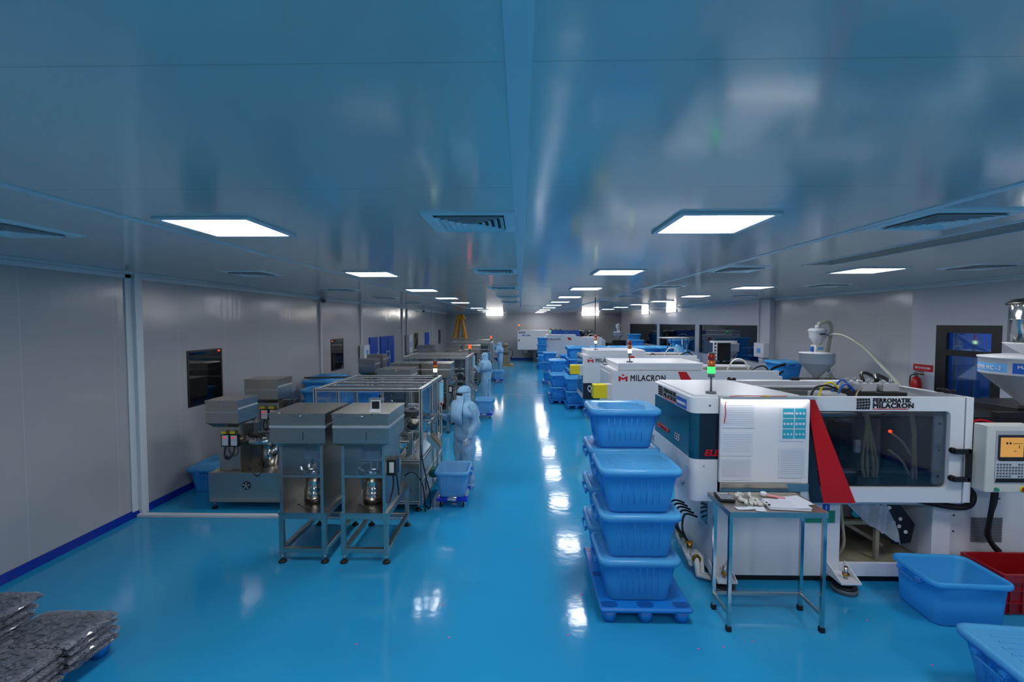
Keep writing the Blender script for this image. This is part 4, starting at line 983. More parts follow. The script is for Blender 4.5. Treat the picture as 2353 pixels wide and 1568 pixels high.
# yellow gantry crane far back
t = thing('gantry_crane', 'yellow A-frame gantry crane standing near the far wall', 'crane', (-4.08, 31.0, 0))
for i, (x0, x1, y) in enumerate(((-4.85, -4.25, 30.6), (-3.35, -3.92, 30.6), (-4.5, -4.15, 31.5), (-3.65, -4.0, 31.5))):
    b = MB(); b.cyl((x0, y, .06), (x1, 31.0+(y-31)*.3, 2.98), .085, .085, 4, smooth=False); b.build('crane_leg', 'gold', t, world=True)
b = MB(); b.box(-4.38, 30.75, 2.98, -3.78, 31.25, 3.10); b.box(-4.3, 30.8, 3.1, -3.85, 31.2, 3.28); b.build('crane_head', 'gold', t, world=True)
b = MB(); b.box(-4.95, 30.5, 0, -4.75, 31.6, .07); b.box(-3.45, 30.5, 0, -3.25, 31.6, .07); b.box(-4.95, 30.5, 0, -3.3, 30.62, .07); b.build('crane_foot', 'gold', t, world=True)
b = MB(); b.cyl((-3.95, 30.9, 3.0), (-3.95, 30.9, 1.9), .012); b.cyl((-3.95, 30.9, 1.9), (-3.95, 30.9, 1.75), .05); b.build('chain_hook', 'steeld', t, world=True)
# trolley by far worker: brown pump cart on wooden pallet
t = thing('machine_part', 'rusty brown machine part on a small wooden board beyond the farthest person', 'machine part', (-.95, 28.5, 0))
b = MB(); b.box(-1.25, 28.2, .0, -.45, 28.9, .05); b.box(-1.25, 28.2, .08, -.45, 28.9, .12)
for x in (-1.25, -.9, -.5): b.box(x, 28.2, .05, x+.05, 28.9, .08)
b.build('wooden_board', 'wood', t, world=True)
b = MB(); b.bbox(-1.1, 28.3, .12, -.65, 28.8, .7, .05); b.cyl((-.9, 28.5, .7), (-.9, 28.5, 1.25), .17, .12); b.cyl((-.9, 28.3, 1.0), (-.9, 28.2, 1.0), .12); b.lathe([(.14, 1.25), (.2, 1.3), (.08, 1.45)], (-.9, 28.5)); b.build('pump_body', pbr and 'rust', t, world=True)
b = MB(); b.tube([(-.65, 28.4, .5), (-.5, 28.4, .7), (-.52, 28.4, 1.0), (-.75, 28.4, 1.1)], .025); b.build('hose', 'black', t, world=True)

# metal trolley frame, pendant, draped sheet near the Q-Series machine
t = thing('trolley_frame', 'tall chrome tube frame beside the white cone hopper under the windows', 'trolley', (5.3, 15.2, 0))
b = MB()
for x in (4.95, 5.45):
    for y in (15.0, 15.4): b.cyl((x, y, 0), (x, y, 2.22), .018)
b.build('frame_tube', 'chrome', t, world=True)
b = MB(); b.box(4.65, 14.95, 2.22, 5.5, 15.45, 2.25); b.build('frame_shelf', 'whiteb', t, world=True)
t = thing('plastic_sheet', 'crumpled pale blue plastic bag beside the chrome tube frame', 'bag', (5.15, 14.5, 1.3))
stack(5.15, 14.5, 3, 'under the crumpled pale bag', 0, 0)
b = MB(); rnd = random.Random(4)
R = []
for k, z in enumerate((1.263, 1.45, 1.65, 1.85, 1.95)): R.append([(5.1+rnd.uniform(-.03, .03)+(.32-.04*k)*math.cos(a*PI/6)+.05*k*.0, 14.5+(.14-.02*k)*math.sin(a*PI/6), z+(rnd.uniform(-.04, .04) if k else 0)-(.12*math.cos(a*PI/6) if k > 2 else 0)) for a in range(12)])
b.loft(R); b.build('sheet_film', 'tubp', t, world=True); 
t = p3
b = MB(); b.box(5.45, 12.75, 1.68, 5.85, 12.95, 2.2); b.box(5.6, 12.85, 1.0, 5.68, 12.93, 1.7); cp = b.build('operator_panel', 'black', t, bevel=.01, world=True)
b = MB(); b.box(5.36, 12.7, 2.18, 6.0, 12.98, 2.23)
for k in range(5): b.box(5.36, 12.7, 1.72+.09*k, 5.44, 12.74, 1.76+.09*k); 
b.box(5.35, 12.7, 1.7, 5.37, 12.74, 2.2); b.box(5.44, 12.7, 1.7, 5.455, 12.74, 2.2); b.build('slotted_bracket', 'whiteb', cp, world=True)
# hanging cable
t = thing('hanging_cable', 'thin dark cable hanging from the ceiling to the Q-Series machine light', 'cable', (2.14, 12.9, 2.5))
MB().cyl((2.13, 13.05, 2.44), (2.13, 13.05, CEIL), .012).build('cable_run', 'black', t, world=True)

# ------------------------------------------------------------------ the nearest injection machine
t = P1 = thing('injection_moulding_machine', 'nearest white moulding machine with red slanted stripe and FERROMATIK MILACRON lettering', 'moulding machine', (1.73, 4.6, 0))
W_ = dict(parent=t, world=True)
b = MB()
yb0, yb1 = 4.76, 5.95
b.box(2.03, yb0, .07, 3.36, yb1, .93); b.box(4.31, yb0, .07, 4.5, yb1, .93); b.box(3.36, yb0, .84, 4.31, yb1, .93); b.box(3.36, yb0, .07, 4.31, yb1, .22); b.box(3.36, yb1-.05, .22, 4.31, yb1, .84)
b.build('machine_base', 'white', bevel=.008, **W_)
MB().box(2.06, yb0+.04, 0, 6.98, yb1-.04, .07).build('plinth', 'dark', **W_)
MB().box(3.0, yb0-.012, .885, 4.45, yb0, .93).build('lintel_lip', 'whiteb', **W_)
MB().box(3.362, yb0+.02, .221, 4.308, yb1-.06, .226).build('drip_tray', 'rust', **W_)
b = MB(); b.poly([(3.40, 4.95, .62), (3.95, 4.95, .30), (3.97, 4.95, .33), (3.42, 4.95, .65)], (0, .5, 0)); b.box(3.76, 4.80, .226, 3.80, 4.84, .62); b.box(3.40, 4.82, .60, 3.8, 4.86, .64); b.build('parts_conveyor', 'rust', **W_)
b = MB(); b.poly([(3.72, 4.84, .84), (4.02, 4.84, .84), (4.20, 4.84, .60), (4.16, 4.84, .40), (3.98, 4.84, .38), (3.90, 4.84, .55)], (0, .03, 0)); ch = b.build('chute_curtain', 'black', **W_)
b = MB(); rnd = random.Random(2)
for x, z in ((3.80, .80), (3.86, .81), (3.84, .745), (3.92, .78), (4.04, .66), (4.03, .58), (3.97, .62), (4.10, .52)): MB().cyl((x, 4.838, z), (x, 4.832, z), .021, n=7).build('moulded_part', 'cream', ch, world=True)
b = MB(); gx = lambda u, v: (3.46+.42*u+.16*v, 4.80+.02*math.sin(u*14+v*6), .83-.44*v*(.4+.6*u)+.012*math.sin(u*23))
vs = [[b.bm.verts.new(gx(i/10, j/8)) for j in range(9)] for i in range(11)]
for i in range(10):
    for j in range(8): b._f([vs[i][j], vs[i+1][j], vs[i+1][j+1], vs[i][j+1]], True)
b.build('draped_film', 'film', **W_)
b = MB(); b.tube([(3.38, 4.8, .84), (3.40, 4.78, .6), (3.43, 4.8, .4), (3.40, 4.85, .24)], .014); b.build('hose', 'dirty', **W_)
MB().cyl((3.6, 4.9, .70), (3.6, 4.86, .70), .04).build('cooling_plug', 'tealp', **W_)
# injection base on the right
b = MB(); b.box(4.5, 4.80, .07, 7.0, 5.95, 1.06); b.build('injection_base', 'white', bevel=.01, **W_)
b = MB(); b.box(4.56, 4.76, 1.06, 7.0, 5.0, 1.075)
pb = b.build('perforated_shelf', 'steel', **W_)
b = MB()
for k in range(16):
    for r in range(2): b.cyl((4.72+.14*k+.07*r, 4.82+.1*r, 1.0755), (4.72+.14*k+.07*r, 4.82+.1*r, 1.077), .03, n=12)
b.build('shelf_holes', 'dark', pb, world=True)
b = MB()
for k in range(16): b.box(4.74, 4.79, .44+.0165*k, 5.06, 4.80, .4485+.0165*k)
b.build('vent_grille', 'grey', **W_)
b = MB()
for x, z in ((4.56, .72), (4.56, .55), (5.02, .9), (4.4, .66)): b.cyl((x, 4.80, z), (x, 4.79, z), .008, n=8)
b.build('bolts', 'black', **W_)
# left end cap in three bands, rounded front corner
def capring(z, in_=0):
    x0, x1, y0, y1, r = 1.73+in_, 2.0, 4.60+in_, 5.86, .07
    pts = [(x0+r-r*math.cos(a*PI/12), y0+r-r*math.sin(a*PI/12), z) for a in range(7)]
    return pts+[(x1, y0, z), (x1, y1, z), (x0, y1, z)]
MB().loft([capring(1.83), capring(1.985), capring(2.0, .012)], True, True, smooth=False).build('end_cap_top', 'white', **W_)
MB().loft([capring(1.36, .004), capring(1.83, .004)], True, True, smooth=False).build('end_cap_window', 'teal', **W_)
MB().loft([capring(.93), capring(1.36)], True, True, smooth=False).build('end_cap_lower', 'white', **W_)
MB().box(1.815, 4.598, 1.362, 2.0, 4.606, 1.828).build('corner_band', 'navy', **W_)
b = MB()
for x, z in ((1.91, 1.91), (1.92, .99), (1.86, 1.29)): b.cyl((x, 4.60, z), (x, 4.594, z), .011, n=10)
b.build('cap_screws', 'chrome', **W_)
b = MB(); b.cyl((1.729, 4.82, 1.08), (1.722, 4.82, 1.08), .05, n=20); k = b.build('lifting_mark', 'ink', **W_)
MB().cyl((1.722, 4.82, 1.08), (1.720, 4.82, 1.08), .038, n=20).build('lifting_mark_face', 'white', k, world=True)
text('lettering', 'ELEKTRON', .085, (1.86, 4.594, 1.40), 'red', t, 'front', .001, .003, 1.15, shear=.25)
text('lettering', 'ELEKTRON', .075, (1.728, 5.72, 1.45), 'red', t, 'left', .001, .002, 1.1, shear=.25)
text('lettering', '155', .11, (1.728, 5.12, 1.45), 'whiteb', t, 'left', .001, .001, 1.1, shear=.25)
globe_logo(lambda u, v: ((1.727, 5.70-.17*u, 1.85+.12*v), (-.002, 0, 0)), t, 1)
text('lettering', 'FERROMATIK', .065, (1.727, 5.50, 1.92), 'inkb', t, 'left', .001, .0025, 1.08, spacing=1.08)
text('lettering', 'MILACRON', .070, (1.727, 5.50, 1.862), 'inkb', t, 'left', .001, .0028, 1.2, spacing=1.08)
MB().box(1.722, 5.06, 1.845, 1.728, 5.5, 1.852).build('underline', 'red', **W_)
MB().box(1.720, 4.74, 1.845, 1.728, 5.02, 1.945).build('name_plate', 'blue', **W_)
text('lettering', 'MOULDING M/C-3', .042, (1.718, 5.01, 1.875), 'white', t, 'left', .001, .001, .78)
# side & rear guards, roof
b = MB(); b.box(2.0, 5.80, .93, 4.50, 5.86, 1.9); b.box(4.44, 4.66, .93, 4.50, 5.80, 1.95); b.build('rear_guard', 'white', **W_)
b = MB(); b.poly([(1.76, 4.63, 2.0), (2.82, 4.63, 2.0), (2.64, 5.84, 2.0), (1.76, 5.84, 2.0)], (0, 0, .015)); b.build('roof_cover', 'white', bevel=.004, **W_)
b = MB(); b.box(2.55, 5.78, 1.90, 4.5, 5.92, 2.01); b.box(2.55, 5.72, 1.93, 4.2, 5.78, 1.955); b.build('rear_rail', 'whiteb', bevel=.006, **W_)
b = MB(); b.box(2.0, 5.66, 1.80, 4.44, 5.70, 1.90); b.build('inner_rail', 'steel', **W_)
b = MB(); b.poly([(4.44, 4.66, 1.95), (4.52, 4.66, 1.95), (4.52, 5.9, 1.95), (4.44, 5.9, 1.95)], (0, 0, .05)); b.build('side_rail', 'whiteb', **W_)
b = MB()
for x, y in ((3.5, 5.85), (2.7, 5.85), (4.48, 4.8), (4.48, 4.9)): b = MB(); b.box(x-.05, y-.02, 2.01, x+.05, y+.02, 2.03); b.cyl((x-.03, y, 2.03), (x-.03, y, 2.05), .018); b.cyl((x+.03, y, 2.03), (x+.03, y, 2.045), .018); b.build('hinge', 'black', **W_)
# dark works inside
b = MB(); b.box(2.02, 4.68, .93, 4.44, 5.8, 1.0); b.build('inner_bed', 'steeld', **W_)
b = MB(); b.box(2.1, 4.9, 1.0, 3.0, 5.7, 1.85); b.box(3.15, 4.95, 1.0, 3.32, 5.65, 1.78); b.box(3.62, 4.9, 1.0, 3.86, 5.7, 1.86); b.box(4.12, 4.85, 1.0, 4.42, 5.75, 1.9); b.build('platens', 'grey', bevel=.012, **W_)
b = MB()
for z in (1.16, 1.78):
    for y in (4.86, 5.6): b.cyl((2.2, y, z), (4.4, y, z), .045, n=20)
b.build('tie_bars', 'chrome', **W_)
b = MB(); b.box(3.86, 5.0, 1.2, 3.95, 5.5, 1.6); b.box(3.5, 5.0, 1.25, 3.62, 5.5, 1.65); b.build('mould_halves', 'steeld', **W_)
b = MB()
for dx in (0, .04, .09, .12): b.tube([(3.58+dx*.3, 4.82, 1.95), (3.61+dx*.2, 4.78, 1.7), (3.60+dx, 4.8, 1.4), (3.58+dx*1.3, 4.78, 1.25), (3.62+dx, 4.8, 1.12)], .014)
for dx in (0, .02): b.tube([(4.04+dx, 4.82, 1.95), (4.08+dx, 4.78, 1.7), (4.1+dx, 4.78, 1.4), (4.1+dx*2, 4.78, 1.1)], .014)
b.tube([(3.92, 4.85, 1.58), (4.0, 4.8, 1.5), (4.08, 4.78, 1.35)], .012); b.tube([(3.9, 4.85, 1.4), (4.0, 4.8, 1.3), (4.07, 4.78, 1.15)], .012)
b.build('coolant_hoses', 'dirty', **W_)
MB().cyl((3.90, 4.84, 1.60), (3.90, 4.825, 1.60), .016).build('indicator_light', 'Lr', **W_)
MB().box(3.52, 4.80, 1.38, 3.575, 4.83, 1.51).build('sensor_plate', 'greym', **W_)
# door with window
b = MB(); y0, y1 = 4.60, 4.66
b.box(2.84, y0, 1.86, 4.44, y1, 2.0); b.box(2.84, y0, .93, 4.44, y1, 1.075); b.box(4.305, y0, 1.075, 4.44, y1, 1.86); b.box(2.84, y0, 1.075, 2.90, y1, 1.86)
for (cx, cz, sx, sz) in ((4.305, 1.86, -1, -1), (4.305, 1.075, -1, 1)):
    r = .05; pts = [(cx, cz)]+[(cx+sx*(r-r*math.sin(a*PI/12)), cz+sz*(r-r*math.cos(a*PI/12))) for a in range(7)]
    b.polyxz(pts, y0, y1)
dr = b.build('guard_door', 'white', **W_)
MB().box(4.455, 4.60, .93, 4.53, 4.70, 2.0).build('door_post', 'white', bevel=.006, **W_)
MB().box(2.90, 4.64, 1.06, 4.305, 4.646, 1.87).build('door_window', 'tint', dr, world=True)
MB().box(4.20, 4.66, 1.10, 4.30, 4.68, 1.86).build('window_strip', 'greym', dr, world=True)
b = MB()
for z in (1.18, 1.45, 1.72): b.cyl((4.25, 4.66, z), (4.25, 4.652, z), .008)
b.build('strip_bolts', 'dark', dr, world=True)
b = MB(); b.polyxz([(2.872, 2.002), (2.94, 2.002), (3.385, .925), (3.065, .925)], y0-.012, y0-.001); b.build('red_stripe', 'red', dr, world=True)
b = MB(); b.polyxz([(2.865, 1.85), (3.06, .925), (2.935, .925), (2.865, 1.35)], y0-.010, y0-.001); b.build('dark_wedge', 'navy', dr, world=True)
globe_logo(lambda u, v: ((3.37+.135*u, 4.598, 1.875+.115*v), (0, -.002, 0)), t, 1)
text('lettering', 'FERROMATIK', .060, (3.53, 4.598, 1.947), 'inkb', t, 'front', .001, .0032, .98, spacing=1.1)
text('lettering', 'MILACRON', .066, (3.53, 4.598, 1.893), 'inkb', t, 'front', .001, .0036, 1.13, spacing=1.1)
MB().box(3.53, 4.596, 1.877, 3.88, 4.599, 1.884).build('underline', 'red', **W_)
b = MB(); b.cyl((4.32, 4.60, 1.47), (4.32, 4.55, 1.47), .03); b.cyl((4.32, 4.60, 1.19), (4.32, 4.55, 1.19), .03); b.box(4.30, 4.53, 1.445, 4.46, 4.56, 1.495); b.box(4.30, 4.53, 1.165, 4.46, 4.56, 1.215); b.box(4.425, 4.53, 1.165, 4.465, 4.565, 1.495); b.build('door_handle', 'black', bevel=.006, **W_)
b = MB(); b.tube([(4.1, 4.7, .92), (4.3, 4.68, .88), (4.5, 4.66, .86), (4.62, 4.68, .9), (4.64, 4.7, 1.0), (4.56, 4.74, 1.08)], .032); b.build('corrugated_cable', 'rubber', **W_)
# operator panel
b = MB(); b.bbox(4.53, 4.46, 1.09, 4.99, 4.60, 1.75, .012); op = b.build('operator_panel', 'cream', **W_)
b = MB(); b.box(4.61, 4.455, 1.30, 4.93, 4.46, 1.70); b.build('panel_recess', 'greym', op, world=True)
MB().box(4.63, 4.45, 1.42, 4.90, 4.455, 1.66).build('screen_bezel', 'navy', op, world=True)
MB().box(4.65, 4.446, 1.445, 4.865, 4.45, 1.635).build('screen', 'screen', op, world=True)
b = MB(); b.box(4.70, 4.444, 1.57, 4.715, 4.446, 1.59); b.mat('extred') ; b.box(4.73, 4.444, 1.57, 4.745, 4.446, 1.59)
b.box(4.76, 4.444, 1.575, 4.85, 4.446, 1.58); b.box(4.77, 4.444, 1.50, 4.80, 4.446, 1.505); b.box(4.82, 4.444, 1.53, 4.825, 4.446, 1.56)
b.build('screen_symbols', 'inkb', op, world=True)
b = MB(); b.box(4.61, 4.45, 1.21, 4.92, 4.455, 1.405); b.build('key_field', 'whiteb', op, world=True)
b = MB()
for c in range(10):
    for r in range(5):
        if c in (5, 6) and r in (0, 4): continue
        b.box(4.622+.029*c, 4.447, 1.245+.029*r, 4.640+.029*c, 4.45, 1.263+.029*r)
b.build('keys', 'grey', op, world=True)
MB().box(4.615, 4.449, 1.195, 4.915, 4.452, 1.235).build('key_strip', 'black', op, world=True)
MB().box(4.64, 4.449, 1.405, 4.9, 4.452, 1.418).build('key_strip', 'black', op, world=True)
MB().cyl((4.63, 4.46, 1.125), (4.63, 4.44, 1.125), .018).build('start_button', 'green', op, world=True)
MB().cyl((4.89, 4.46, 1.125), (4.89, 4.45, 1.125), .030).build('stop_collar', 'yellow', op, world=True)
MB().cyl((4.89, 4.45, 1.125), (4.89, 4.42, 1.125), .022).build('emergency_stop', 'extred', op, world=True)
b = MB(); b.tube([(4.68, 4.52, 1.09), (4.69, 4.54, .95), (4.73, 4.6, .75), (4.80, 4.68, .55), (4.93, 4.70, .38), (5.05, 4.74, .30)], .022); b.tube([(4.72, 4.54, 1.09), (4.73, 4.56, .95), (4.77, 4.64, .75), (4.84, 4.7, .52), (4.97, 4.72, .38)], .020); b.build('panel_cable', 'rubber', **W_)
# injection unit and big hopper
b = MB(); b.box(4.75, 5.05, 1.08, 7.0, 5.75, 1.42); b.box(4.95, 5.0, 1.42, 5.5, 5.7, 1.72); b.box(5.5, 5.1, 1.42, 7.0, 5.8, 1.8); b.box(5.15, 4.95, 1.72, 7.0, 5.05, 1.78)
for (x, z, r) in ((5.05, 1.55, .07), (5.35, 1.55, .09), (5.6, 1.3, .08), (5.3, 1.2, .05)): b.cyl((x, 5.0, z), (x, 4.93, z), r)
b.build('injection_unit', 'black', bevel=.006, **W_)
b = MB(); b.cyl((4.5, 5.35, 1.5), (4.95, 5.35, 1.5), .09); b.box(5.02, 4.9, 1.09, 5.35, 5.0, 1.22); b.build('barrel', 'steeld', **W_)
b = MB(); b.tube([(4.62, 5.0, 1.45), (4.75, 4.95, 1.62), (4.95, 4.95, 1.7), (5.2, 4.97, 1.62)], .012); b.build('red_cable', 'red', **W_)
b = MB(); b.tube([(4.62, 5.0, 1.42), (4.78, 4.94, 1.58), (4.98, 4.94, 1.66), (5.2, 4.95, 1.6)], .012); b.tube([(5.02, 4.9, 1.2), (5.1, 4.85, 1.3), (5.25, 4.86, 1.22), (5.2, 4.9, 1.12)], .014); b.build('cable', 'black', **W_)
b = MB(); hx, hy = 5.80, 5.25
b.mat('greym').lathe([(.07, 1.76), (.08, 1.82), (.43, 2.16)], (hx, hy), 40, True, False).mat('white').lathe([(.43, 2.16), (.435, 2.17), (.435, 2.34), (.45, 2.345), (.45, 2.36), (.25, 2.385)], (hx, hy), 40)
h = b.build('material_hopper', None, **W_)
b = MB()
def arc(z0, z1, a0, a1, r=.437, n=8): b.loft([[(hx+r*math.cos(a), hy+r*math.sin(a), z) for z in (z0, z1)] for a in [a0+(a1-a0)*i/n for i in range(n+1)]], False, False, close=False)
arc(2.19, 2.29, math.radians(140), math.radians(197)); b.build('hopper_label', 'lblue', h, world=True)
b = MB(); arc(2.185, 2.30, math.radians(203), math.radians(268)); b.build('hopper_label', 'blue', h, world=True)
def arc_text(s, size, a0, z, key, xs=1, r=.441):
    o = text('lettering', s, size, (0, 0, 0), key, None, 'front', .001, .001, xs)
    for v in o.data.vertices:
        a = math.radians(a0)+v.co.x/r; rad = r-v.co.y*.5
        v.co = (hx+rad*math.cos(a), hy+rad*math.sin(a), z+v.co.z)
    o.parent = h
arc_text('HOPPER M/C - 3', .062, 142, 2.215, 'white', .85); arc_text('MACHINE', .045, 208, 2.245, 'white', 1.2); arc_text('R.M.', .045, 219, 2.197, 'white', 1.2)
b = MB(); b.mat('white').lathe([(.12, 2.385), (.27, 2.50), (.285, 2.515), (.26, 2.52)], (hx+.05, hy), 32)
b.mat('chrome').lathe([(.24, 2.52), (.24, 2.78), (.245, 2.785), (.24, 2.79), (.24, 2.96)], (hx+.05, hy), 40, False, False)
b.mat('steeld').lathe([(.27, 2.95), (.27, 2.975), (.2, 3.02), (.05, 3.03)], (hx+.05, hy), 32)
hd = b.build('vacuum_loader', None, h, world=True)
b = MB(); b.tube([(hx-.02, hy, 3.0), (hx-.01, hy, 3.10), (hx+.10, hy, 3.15), (hx+.8, hy, 3.15)], .035, 12); b.build('suction_pipe', 'chrome', hd, world=True)
b = MB(); b.loft([[(hx+.05+.243*math.cos(a), hy+.243*math.sin(a), z) for z in (2.80, 2.92)] for a in [math.radians(215+6*i) for i in range(7)]], False, False, close=False); b.build('paper_label', 'paper', hd, world=True)
b = MB(); b.box(hx-.02, hy-.14, 1.74, hx+.2, hy-.08, 1.86); b.box(hx+.06, hy-.2, 1.8, hx+.1, hy-.1, 2.0); b.build('slide_gate', 'whiteb', h, world=True)
# valves, fittings and hoses on top
b = MB(); b.box(3.62, 4.9, 1.90, 4.12, 5.3, 2.0); vb = b.build('valve_manifold', 'black', **W_)
for x in (3.74, 3.98):
    for y in (5.0, 5.2): b = MB(); b.bbox(x-.09, y-.07, 2.0, x+.09, y+.07, 2.09, .02); b.cyl((x-.04, y, 2.09), (x-.04, y, 2.12), .02); b.cyl((x+.04, y, 2.09), (x+.04, y, 2.13), .015); b.build('solenoid_valve', 'greym', vb, world=True)
b = MB(); b.tube([(3.8, 5.1, 2.1), (3.85, 5.2, 2.17), (4.0, 5.3, 2.16), (4.3, 5.5, 2.05), (4.5, 5.7, 1.95)], .02); b.tube([(3.95, 5.1, 2.1), (4.05, 5.25, 2.15), (4.3, 5.4, 2.08), (4.55, 5.6, 1.97)], .022); b.tube([(3.1, 4.9, 1.95), (3.15, 4.9, 2.05), (3.3, 4.95, 2.07), (3.45, 5.0, 2.02)], .012); b.build('black_hoses', 'black', **W_)
for key, pts in (('yellow', [(3.22, 4.95, 1.94), (3.26, 4.95, 2.06), (3.36, 4.97, 2.10), (3.46, 5.0, 2.03), (3.5, 5.02, 1.94)]), ('blue', [(3.42, 4.95, 1.94), (3.46, 4.95, 2.05), (3.54, 4.98, 2.08), (3.62, 5.0, 2.02), (3.66, 5.0, 1.94)]), ('blue', [(3.44, 5.1, 1.94), (3.52, 5.08, 2.09), (3.6, 5.1, 2.1), (3.7, 5.1, 1.98)]), ('dirty', [(3.6, 4.93, 1.94), (3.64, 4.93, 2.04), (3.7, 4.95, 2.03), (3.72, 4.97, 1.94)])):
    b = MB(); b.tube(pts, .011); b.build('thin_hose', key, **W_)
MB().bbox(3.25, 4.9, 1.9, 3.5, 5.2, 1.98, .02).build('hose_block', 'greym', **W_)
beacon(t, 1.97, 4.72, 2.015, 'g', 1.05, True, .17, .036)
# leveling feet
for x in (2.09, 3.32):
    b = MB(); b.mat('white').box(x-.10, 4.52, .115, x+.10, 4.76, .13).poly([(x-.10, 4.52, .13), (x-.10, 4.76, .13), (x-.10, 4.76, .24)], (.012, 0, 0)).poly([(x+.09, 4.52, .13), (x+.09, 4.76, .13), (x+.09, 4.76, .24)], (.012, 0, 0))
    b.mat('grey').cyl((x, 4.62, .0), (x, 4.62, .05), .115, n=28).mat('black').cyl((x, 4.62, .05), (x, 4.62, .07), .11, n=28).mat('steel').cyl((x, 4.62, .07), (x, 4.62, .12), .07, n=20).cyl((x+.01, 4.62, .12), (x+.01, 4.62, .25), .02)
    b.mat('brass').cyl((x+.01, 4.62, .165), (x+.01, 4.62, .185), .035, n=6); b.build('leveling_mount', None, **W_)
# stickers
MB().box(2.99, 4.755, .645, 3.30, 4.759, .775).build('safety_sticker', 'green', **W_)
MB().box(3.15, 4.752, .69, 3.2, 4.754, .74).build('sticker_symbol', 'inkb', **W_)
MB().box(3.17, 4.752, .78, 3.24, 4.759, .845).build('info_sticker', 'blue', **W_)
text('lettering', 'i', .07, (3.195, 4.750, .79), 'white', t, 'front', .001, .002)
MB().box(2.026, 4.9, .55, 2.03, 5.08, .82).build('side_hatch', 'teal', **W_)
# notice board with lamp on the front
b = MB(); b.box(1.99, 4.53, 1.15, 2.855, 4.56, 2.0); b.box(2.80, 4.525, 1.15, 2.862, 4.53, 2.0); nb = b.build('notice_board', 'white', **W_)
MB().box(1.985, 4.47, 1.995, 2.9, 4.56, 2.02).build('lamp_hood', 'alu', nb, world=True)
MB().cyl((2.0, 4.50, 1.978), (2.83, 4.50, 1.978), .010).build('lamp_tube', 'tube', nb, world=True)
b = MB(); b.tube([(2.03, 4.49, 1.99), (2.02, 4.50, 1.93), (2.03, 4.51, 1.85), (2.02, 4.515, 1.75)], .004, 6); b.tube([(2.05, 4.47, 2.025), (2.2, 4.46, 2.03), (2.5, 4.465, 2.028), (2.6, 4.46, 2.03)], .004, 6); b.build('thin_wire', 'red', nb, world=True)
MB().box(2.37, 4.46, 2.021, 2.44, 4.5, 2.03).build('cable_tie', 'yellow', nb, world=True)
MB().box(1.99, 4.50, 1.07, 2.855, 4.52, 1.15).build('splash_plate', 'steel', **W_)
def sheet(x0, z0, x1, z1, rows=0, y=4.528, hdr=False, key='paper', tilt=0):
    b = MB(); b.poly([(x0, y, z0), (x1, y-.001, z0+tilt), (x1, y, z1+tilt), (x0, y, z1)], (0, -.003, 0)); p = b.build('notice_sheet', key, nb, world=True)
    if rows:
        b = MB(); n = rows
        for k in range(n): z = z1-.03-(z1-z0-.05)*k/n+tilt*.5; b.box(x0+.015, y-.0045, z, x1-.015, y-.0035, z+.0022 if not hdr else z+.003)
        b.build('ruled_lines', 'ink', p, world=True)
    return p
sheet(2.00, 1.70, 2.32, 1.955, 9); sheet(2.00, 1.42, 2.31, 1.66, 8); sheet(1.99, 1.17, 2.30, 1.40, 14, tilt=.01)
q = sheet(2.57, 1.57, 2.84, 1.91)
b = MB(); b.mat('tealp')
for r in range(3):
    for c in range(2):
        x, z = 2.60+.118*c, 1.595+.104*r; b.box(x, 4.5235, z, x+.108, 4.5245, z+.094)
b.mat('paper')
for r in range(3):
    for c in range(2):
        for k in range(4 if c == 0 and r == 2 else 3): x, z = 2.618+.118*c+(.024 if c == 0 and r == 2 else .034)*k, 1.62+.104*r; b.cyl((x, 4.5235, z+.02), (x, 4.5225, z+.02), .013 if r else .010, n=10)
b.build('printed_parts_chart', None, q, world=True)
sheet(2.57, 1.20, 2.83, 1.50, 12, hdr=True)
# PVC plumbing at the left foot of the machine
b = MB()
for dx, dy in ((0, 0), (.09, .12)):
    b.tube([(1.98-dx*.4, 5.75, .10+dx), (1.92-dx*.3, 5.3, .12+dx), (1.88-dx*.2, 5.0, .12+dx*.5), (1.87, 4.9, .12+dx*.3)], .032, 12, False)
    b.tube([(1.90+dx*.6, 5.02-dy*.1, .20), (1.90+dx*.6, 4.85+dx*.3, .20), (1.90+dx*.6, 4.80+dx*.3, .05), (2.03, 4.74+dx*.3, .05)], .032, 12, False)
for y in (5.0, 5.25, 5.5): b.cyl((1.87, y, .12), (1.87, y, .26), .028)
b.build('pvc_pipes', 'pvc', **W_)
b = MB()
for y in (5.0, 5.25, 5.5): b.cyl((1.87, y-.02, .26), (1.87, y-.02, .31), .03); b.box(1.82, y-.03, .31, 1.9, y, .33)
b.cyl((1.90, 4.86, .20), (1.90, 4.83, .20), .045); b.build('brass_valves', 'brass', **W_)
b = MB()
for k in range(5): b.tube([(1.87, 5.0+.1*k, .3), (1.8-.02*k, 5.0+.1*k, .45), (1.86, 5.1+.1*k, .58), (2.0, 5.1+.1*k, .55)], .011)
b.build('water_hoses', 'black', **W_)

# ------------------------------------------------------------------ steel work table with its clutter
t = thing('work_table', 'narrow stainless steel standing table before the notice board', 'table', (2.265, 4.14, 0))
MB().box(1.84, 3.96, 1.065, 2.69, 4.44, 1.085).build('table_top', 'steelh', t, world=True)
b = MB(); b.box(1.84, 3.957, 1.04, 2.69, 3.963, 1.088); b.box(1.837, 3.96, 1.04, 1.843, 4.44, 1.088); b.box(2.687, 3.96, 1.04, 2.693, 4.44, 1.088); b.build('table_rim', 'steel', t, world=True)
for x in (1.855, 2.675):
    for y in (3.985, 4.30):
        b = MB(); b.box(x-.015, y-.015, .03, x+.015, y+.015, 1.065); lg = b.build('leg', 'chrome', t, world=True)
        MB().box(x-.02, y-.02, 0, x+.02, y+.02, .045).build('leg_cap', 'rubber', lg, world=True)
b = MB(); b.box(1.865, 4.29, .14, 2.665, 4.31, .165)
